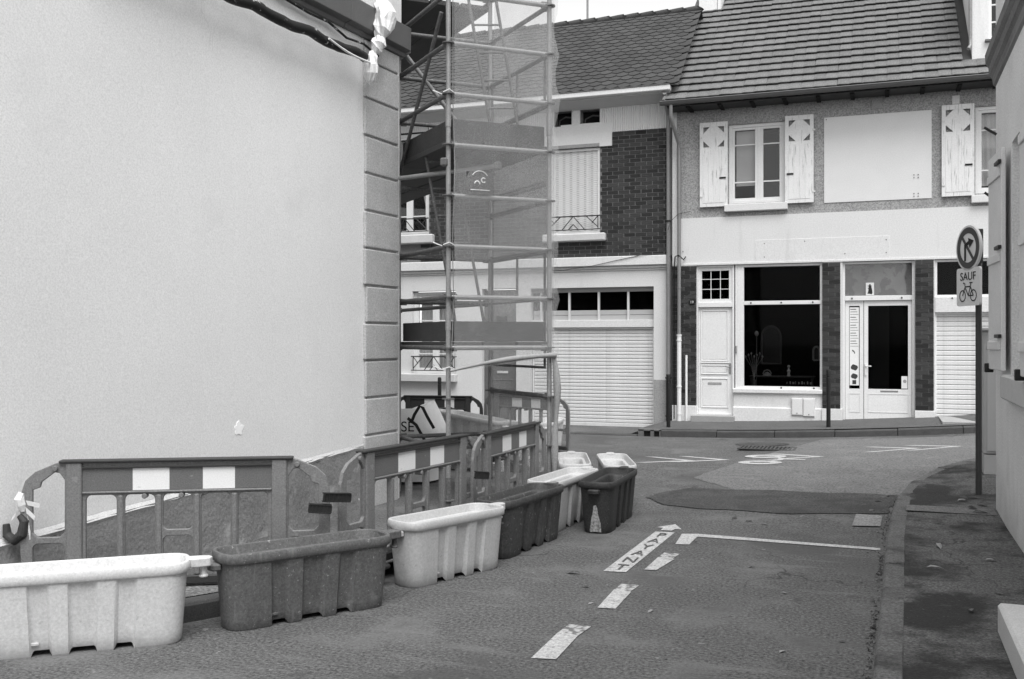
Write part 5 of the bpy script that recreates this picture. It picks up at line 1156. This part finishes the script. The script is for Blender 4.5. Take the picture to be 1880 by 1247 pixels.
# ------------------------------------------------------------------ house on the right
RX = 1.0; RH = tag(empty('right_house', (RX, 8, 0)), 'close grey rendered house at the right edge with open shutters', 'house')
b = MB(); yo = [(-6,10.15)]
def wallx(name, m, holes, y0, y1, z0, z1, x0=RX, x1=RX+.35):
    bm_cells = list(cells(y0, y1, z0, z1, holes)); b = MB()
    for a, c, d, e_ in bm_cells: b.add([(x0,a,d),(x0,c,d),(x0,c,e_),(x0,a,e_)], [(0,1,2,3)])
    for h in holes: b.add([(x0,h[0],h[2]),(x1,h[0],h[2]),(x1,h[0],h[3]),(x0,h[0],h[3])], [(0,1,2,3)]); b.add([(x0,h[1],h[2]),(x1,h[1],h[2]),(x1,h[1],h[3]),(x0,h[1],h[3])], [(0,1,2,3)]); b.add([(x0,h[0],h[2]),(x0,h[1],h[2]),(x1,h[1],h[2]),(x1,h[0],h[2])], [(0,1,2,3)]); b.add([(x0,h[0],h[3]),(x0,h[1],h[3]),(x1,h[1],h[3]),(x1,h[0],h[3])], [(0,1,2,3)])
    b.add([(x0,y1,z0),(x0+5,y1,z0),(x0+5,y1,z1),(x0,y1,z1)], [(0,1,2,3)])
    return b.build(name, m, RH)
win = (7.75,8.95,1.42,3.3)
wallx('wall', right_wall, [win], -6, 10.15, -.2, 6.6)
rw_ = MB(); 
wfr = MB(); wfr.box((RX+.10,7.75,1.42),(RX+.16,7.83,3.3)); wfr.box((RX+.10,8.87,1.42),(RX+.16,8.95,3.3)); wfr.box((RX+.10,7.83,1.42),(RX+.16,8.87,1.5)); wfr.box((RX+.10,7.83,3.22),(RX+.16,8.87,3.3)); wfr.box((RX+.10,8.31,1.5),(RX+.16,8.39,3.22)); wo_ = wfr.build('window', shutter_grey, RH, bevel=.005)
for a, c in ((7.83,8.31),(8.39,8.87)): MB().box((RX+.125,a,1.5),(RX+.13,c,3.22)).build('pane', glass_near, wo_)
box('room_back', interior, wo_, (RX+.34,7.7,1.3),(RX+.36,9.0,3.4), 0)
box('window_sill', stone_sill, RH, (RX-.07,7.55,1.22),(RX+.12,9.15,1.42), .015)
def leafs(y0, y1, rot, nm='shutter'):
    s = MB().box((-.018,0,1.45),(.018,y1-y0,3.28)); o = s.build(nm, shutter_grey, RH, True, .006); o.location = (-.055, y0-8, 0); o.rotation_euler = (0,0,R(rot))
    for z in (1.62,2.35,3.05):
        MB().box((-.034,.03,z),(-.018,y1-y0-.03,z+.07)).build('batten', shutter_grey, o, True, .004)
        MB().box((-.045,-.02,z+.10),(-.02,.18,z+.13)).build('strap_hinge', iron_rail, o, True, .003)
    MB().box((-.05,y1-y0-.03,1.42),(.02,y1-y0+.02,1.50)).build('catch', iron_black, o, True, .006)
    return o
leafs(9.02, 9.64, 3.5); leafs(7.10, 7.70, 2)
cpf = [(.0,4.04),(-.02,4.06),(-.03,4.12),(-.055,4.15),(-.06,4.22),(-.085,4.26),(-.09,4.34),(-.07,4.37),(.0,4.42)]
b = MB(); vs = []
for y in (-6,10.18): vs += [(RX+a, y, z) for a, z in cpf]
m_ = len(cpf); b.add(vs, [(k,k+1,m_+k+1,m_+k) for k in range(m_-1)]+[tuple(range(m_)), tuple(m_+k for k in range(m_))]); b.build('cornice', wood_mould, RH)
MB().tube((RX-.02,9.9,3.55),(RX-.12,9.9,3.62),.012,6).build('wall_hook', iron_rail, RH); MB().tube((RX-.02,10.1,3.0),(RX-.10,10.1,3.06),.012,6).build('wall_hook', iron_rail, RH)
box('door_step', stone_sill, RH, (.60,4.7,.10),(RX,6.02,.27), .015)
cab = tag(empty('utility_cabinet', (1.25,12.2,.1)), 'pale grey utility cabinet standing behind the road sign pole', 'cabinet')
MB().box((-.20,-.12,.0),(.5,.35,.12)).build('plinth', granite_dark, cab, True, .006); MB().box((-.18,-.10,.12),(.48,.33,.34)).build('base_unit', cabinet_m, cab, True, .006); MB().box((-.18,-.10,.348),(.48,.33,1.70)).build('body', cabinet_m, cab, True, .01); MB().box((-.21,-.13,1.70),(.51,.36,1.75)).build('cap', cabinet_m, cab, True, .015); MB().box((-.15,-.112,.38),(.45,-.10,1.66)).build('door', cabinet_m, cab, True, .004)

# ------------------------------------------------------------------ things in the display window
def item(name, label, cat, loc): o = empty(name, loc); tag(o, label, cat, 'objects in the shop window'); return o
gold = mat('gilt_grey', .30, .5, .3, 20); shelf_y = FY+.55
tb_ = item('display_shelf', 'dim low shelf behind the big shop window', 'shelf', (-1.75,FY+.55,.2)); MB().box((-.6,-.18,.80),(.6,.18,.825)).build('board', mat('shelf_wood',.06,.6,.2), tb_, True, .004)
for x in (-.55,.55): MB().box((x-.02,-.15,0),(x+.02,.15,.80)).build('leg', mat('shelf_wood',.06), tb_, True, .003)
fg = item('figurine', 'small pale figurine standing on the shelf in the shop window', 'figurine', (-1.62,FY+.42,1.025)); MB().path([(0,0,0),(0,0,.02),(0,0,.06),(0,0,.10),(0,0,.125),(0,0,.15),(0,0,.165)], [.035,.03,.022,.036,.02,.012,.012], 12).build('body', tub_white, fg, True, smooth=True); MB().path([(0,0,.16),(0,0,.175),(0,0,.195),(0,0,.21)], [.012,.026,.026,.010], 12).build('head', tub_white, fg, True, smooth=True)
gb = item('lamp_globe', 'small pale glass globe on a thin stem in the shop window', 'lamp', (-2.22,FY+.5,.2)); MB().path([(0,0,1.58+.0),(0,0,1.60),(0,0,1.63),(0,0,1.66),(0,0,1.68)], [.012,.035,.042,.035,.010], 14).build('globe', tub_white, gb, True, smooth=True); MB().tube((0,0,0),(0,0,1.58),.008,8).build('stem', metal_pipe, gb, True); MB().tube((0,0,0),(0,0,.03),.09,16).build('base', metal_pipe, gb, True)
vs_ = item('dried_flowers', 'dried flower stems in a narrow vase at the left of the shop window', 'flowers', (-2.25,FY+.35,.95)); MB().path([(0,0,-.75),(0,0,-.6),(0,0,-.3),(0,0,-.1),(0,0,0)], [.05,.06,.05,.03,.035], 12).build('vase', mat('vase',.12,.3), vs_, True, smooth=True)
for k in range(7): MB().path([(0,0,0),(.03*(k-3)*.5,.01*k-.03,.25),(.05*(k-3),.02*k-.06,.42+.03*(k % 3))], .004, 5).build('stem', gold, vs_, True); MB().path([(.05*(k-3),.02*k-.06,.41+.03*(k % 3)),(.05*(k-3),.02*k-.06,.44+.03*(k % 3)),(.05*(k-3),.02*k-.06,.47+.03*(k % 3))], [.006,.02,.004], 6).build('bloom', gold, vs_, True)
def arch_frame(name, label, loc, wd, h, t, m):
    o = item(name, label, 'mirror', loc); P = [(-wd/2,0,0),(-wd/2,0,h*.7)]+[(-wd/2*math.cos(R(a)),0,h*.7+h*.3*math.sin(R(a))) for a in range(15,180,15)]+[(wd/2,0,h*.7),(wd/2,0,0),(-wd/2,0,0)]
    MB().path(P, t, 8).build('frame', m, o, True); MB().prism([(x*.95,.01,z) for x, y, z in P[:-1]], (0,.01,0)).build('mirror_glass', mat('mirror_dark',.02,.15), o, True); return o
arch_frame('arched_mirror', 'tall arched mirror dimly seen inside the shop window', (-1.98,FY+.8,1.25), .36, .72, .022, mat('gilt_dim',.10,.5,.3,20)); o = arch_frame('ornate_mirror', 'small ornate pale mirror at the right of the shop window', (-1.12,FY+.4,1.33), .11, .25, .020, gold)
cl = item('ornament', 'low pierced metal ornament on the shop window shelf', 'ornament', (-2.02,FY+.45,1.03)); MB().path([(-.08,0,.03),(-.05,0,.09),(0,0,.11),(.05,0,.09),(.08,0,.03)], .012, 8).build('arch', galv, cl, True); MB().path([(0,0,0),(0,0,.04),(0,0,.07)], [.09,.06,.02], 12).build('bowl', metal_pipe, cl, True, smooth=True)
sgn_ = item('lettering_stand', 'row of small metal letters along the shop window sill', 'letters', (-1.42,FY+.22,.885)); 
for k in range(9): MB().box((-.22+k*.052,-.004,0),(-.22+k*.052+.012+.012*(k % 3),.004,.04+.012*(k % 2))).build('letter', gold, sgn_, True)

# ------------------------------------------------------------------ litter: leaves and twigs
def leaf_mesh(m):
    b = MB(); P = [(-.03,0),(-.015,.012),(.008,.014),(.03,.002),(.01,-.012),(-.014,-.011)]; b.add([(x,y,.004+.006*math.sin(i*1.7)) for i, (x,y) in enumerate(P)]+[(0,0,.010)], [(i,(i+1) % 6,6) for i in range(6)]); o = b.build('dead_leaf', m, None); me = o.data; bpy.data.objects.remove(o); return me
lm = [leaf_mesh(leaf_m), leaf_mesh(leaf_pale)]
spots_ = [(-.05,8.5,1,0),(-.1,8.45,.7,0),(-1.2,8.0,.8,0),(-.05,6.9,1.3,0),(-.2,5.9,.8,0),(-1.35,6.15,1.0,1),(-1.75,6.2,.8,1),(-.6,6.9,.9,1),(-.5,5.6,1.1,1),(-.12,7.4,1.1,0),(-.08,10.4,1.6,0),(-.02,10.9,1.4,0),(.05,11.2,1.8,0),(-.15,10.7,1.2,0),(.02,6.3,1.1,0),(.0,5.6,1.2,0),
  (.42,8.3,2.2,1),(.36,7.5,2.0,1),(.55,8.9,1.2,0),(.75,7.9,1.5,1),(.85,9.9,2.5,0),(.80,10.1,2.2,0),(.9,10.3,2.6,0),(.75,10.5,2.0,1),(.85,10.7,1.8,0),(.5,6.4,1.2,0),(.7,6.9,1.4,0),(-1.9,6.6,1.0,0),(-2.1,6.95,2.0,0),(-1.0,9.4,1.5,0),(-1.3,9.6,1.8,0),(-1.15,9.5,1.3,0),(-.9,7.6,1.0,0),(-.7,9.9,1.0,1)]
for k, (x, y, s_, t) in enumerate(spots_):
    o = inst(lm[t], 'dead_leaf', None, (x, y, g(x,y)+(.119 if x > .2 else .003)), (random.uniform(-.15,.15),random.uniform(-.15,.15),random.uniform(0,6.3)), (s_,s_*random.uniform(.5,1),s_))
    zone = 'beside the foot of the sign pole' if x > .6 and y > 9.5 else 'on the dark right pavement' if x > .2 else 'on the dark patched strip by the kerb' if y > 10 else 'in the gutter along the right kerb' if x > -.25 else 'in the marked parking bay' if x > -1.55 and y < 8.5 else 'on the road beyond the bay line' if y > 8.5 else 'on the road left of the painted dashes'
    tag(o, ('small pale scrap of litter ' if t else 'small dark dead leaf ') + zone, 'litter' if t else 'leaf', ('pale scraps ' if t else 'dead leaves ') + zone)

# dirt and leaf crumbs swept against the right kerb
b = MB()
for k in range(300):
    y = random.uniform(4.6, 11.4); i = max(j for j in range(len(rk)) if rk[j][1] <= y); t = (y-rk[i][1])/(rk[i+1][1]-rk[i][1]); kx = rk[i][0]+(rk[i+1][0]-rk[i][0])*t
    if noise.noise((y*1.3, 4, 2)) < -.05 and random.random() < .75: continue
    x = kx - abs(random.gauss(0, .022)) - .004; r_ = random.uniform(.005,.015); z = g(x,y)+.002; a0 = random.uniform(0,6.3)
    vs = [Vector((x+math.cos(a0+a)*r_*random.uniform(.6,1.3), y+math.sin(a0+a)*r_*random.uniform(.6,1.5), z+.012*(a % 2 > 1))) for a in (0,1.2,2.5,3.8,5)]
    b.add(vs+[Vector((x,y,z+r_*.7))], [(q,(q+1) % 5,5) for q in range(5)])
tag(b.build('gutter_debris', leaf_m), 'line of dark crumbs and leaf dirt in the gutter along the right kerb', 'debris', kind='stuff')
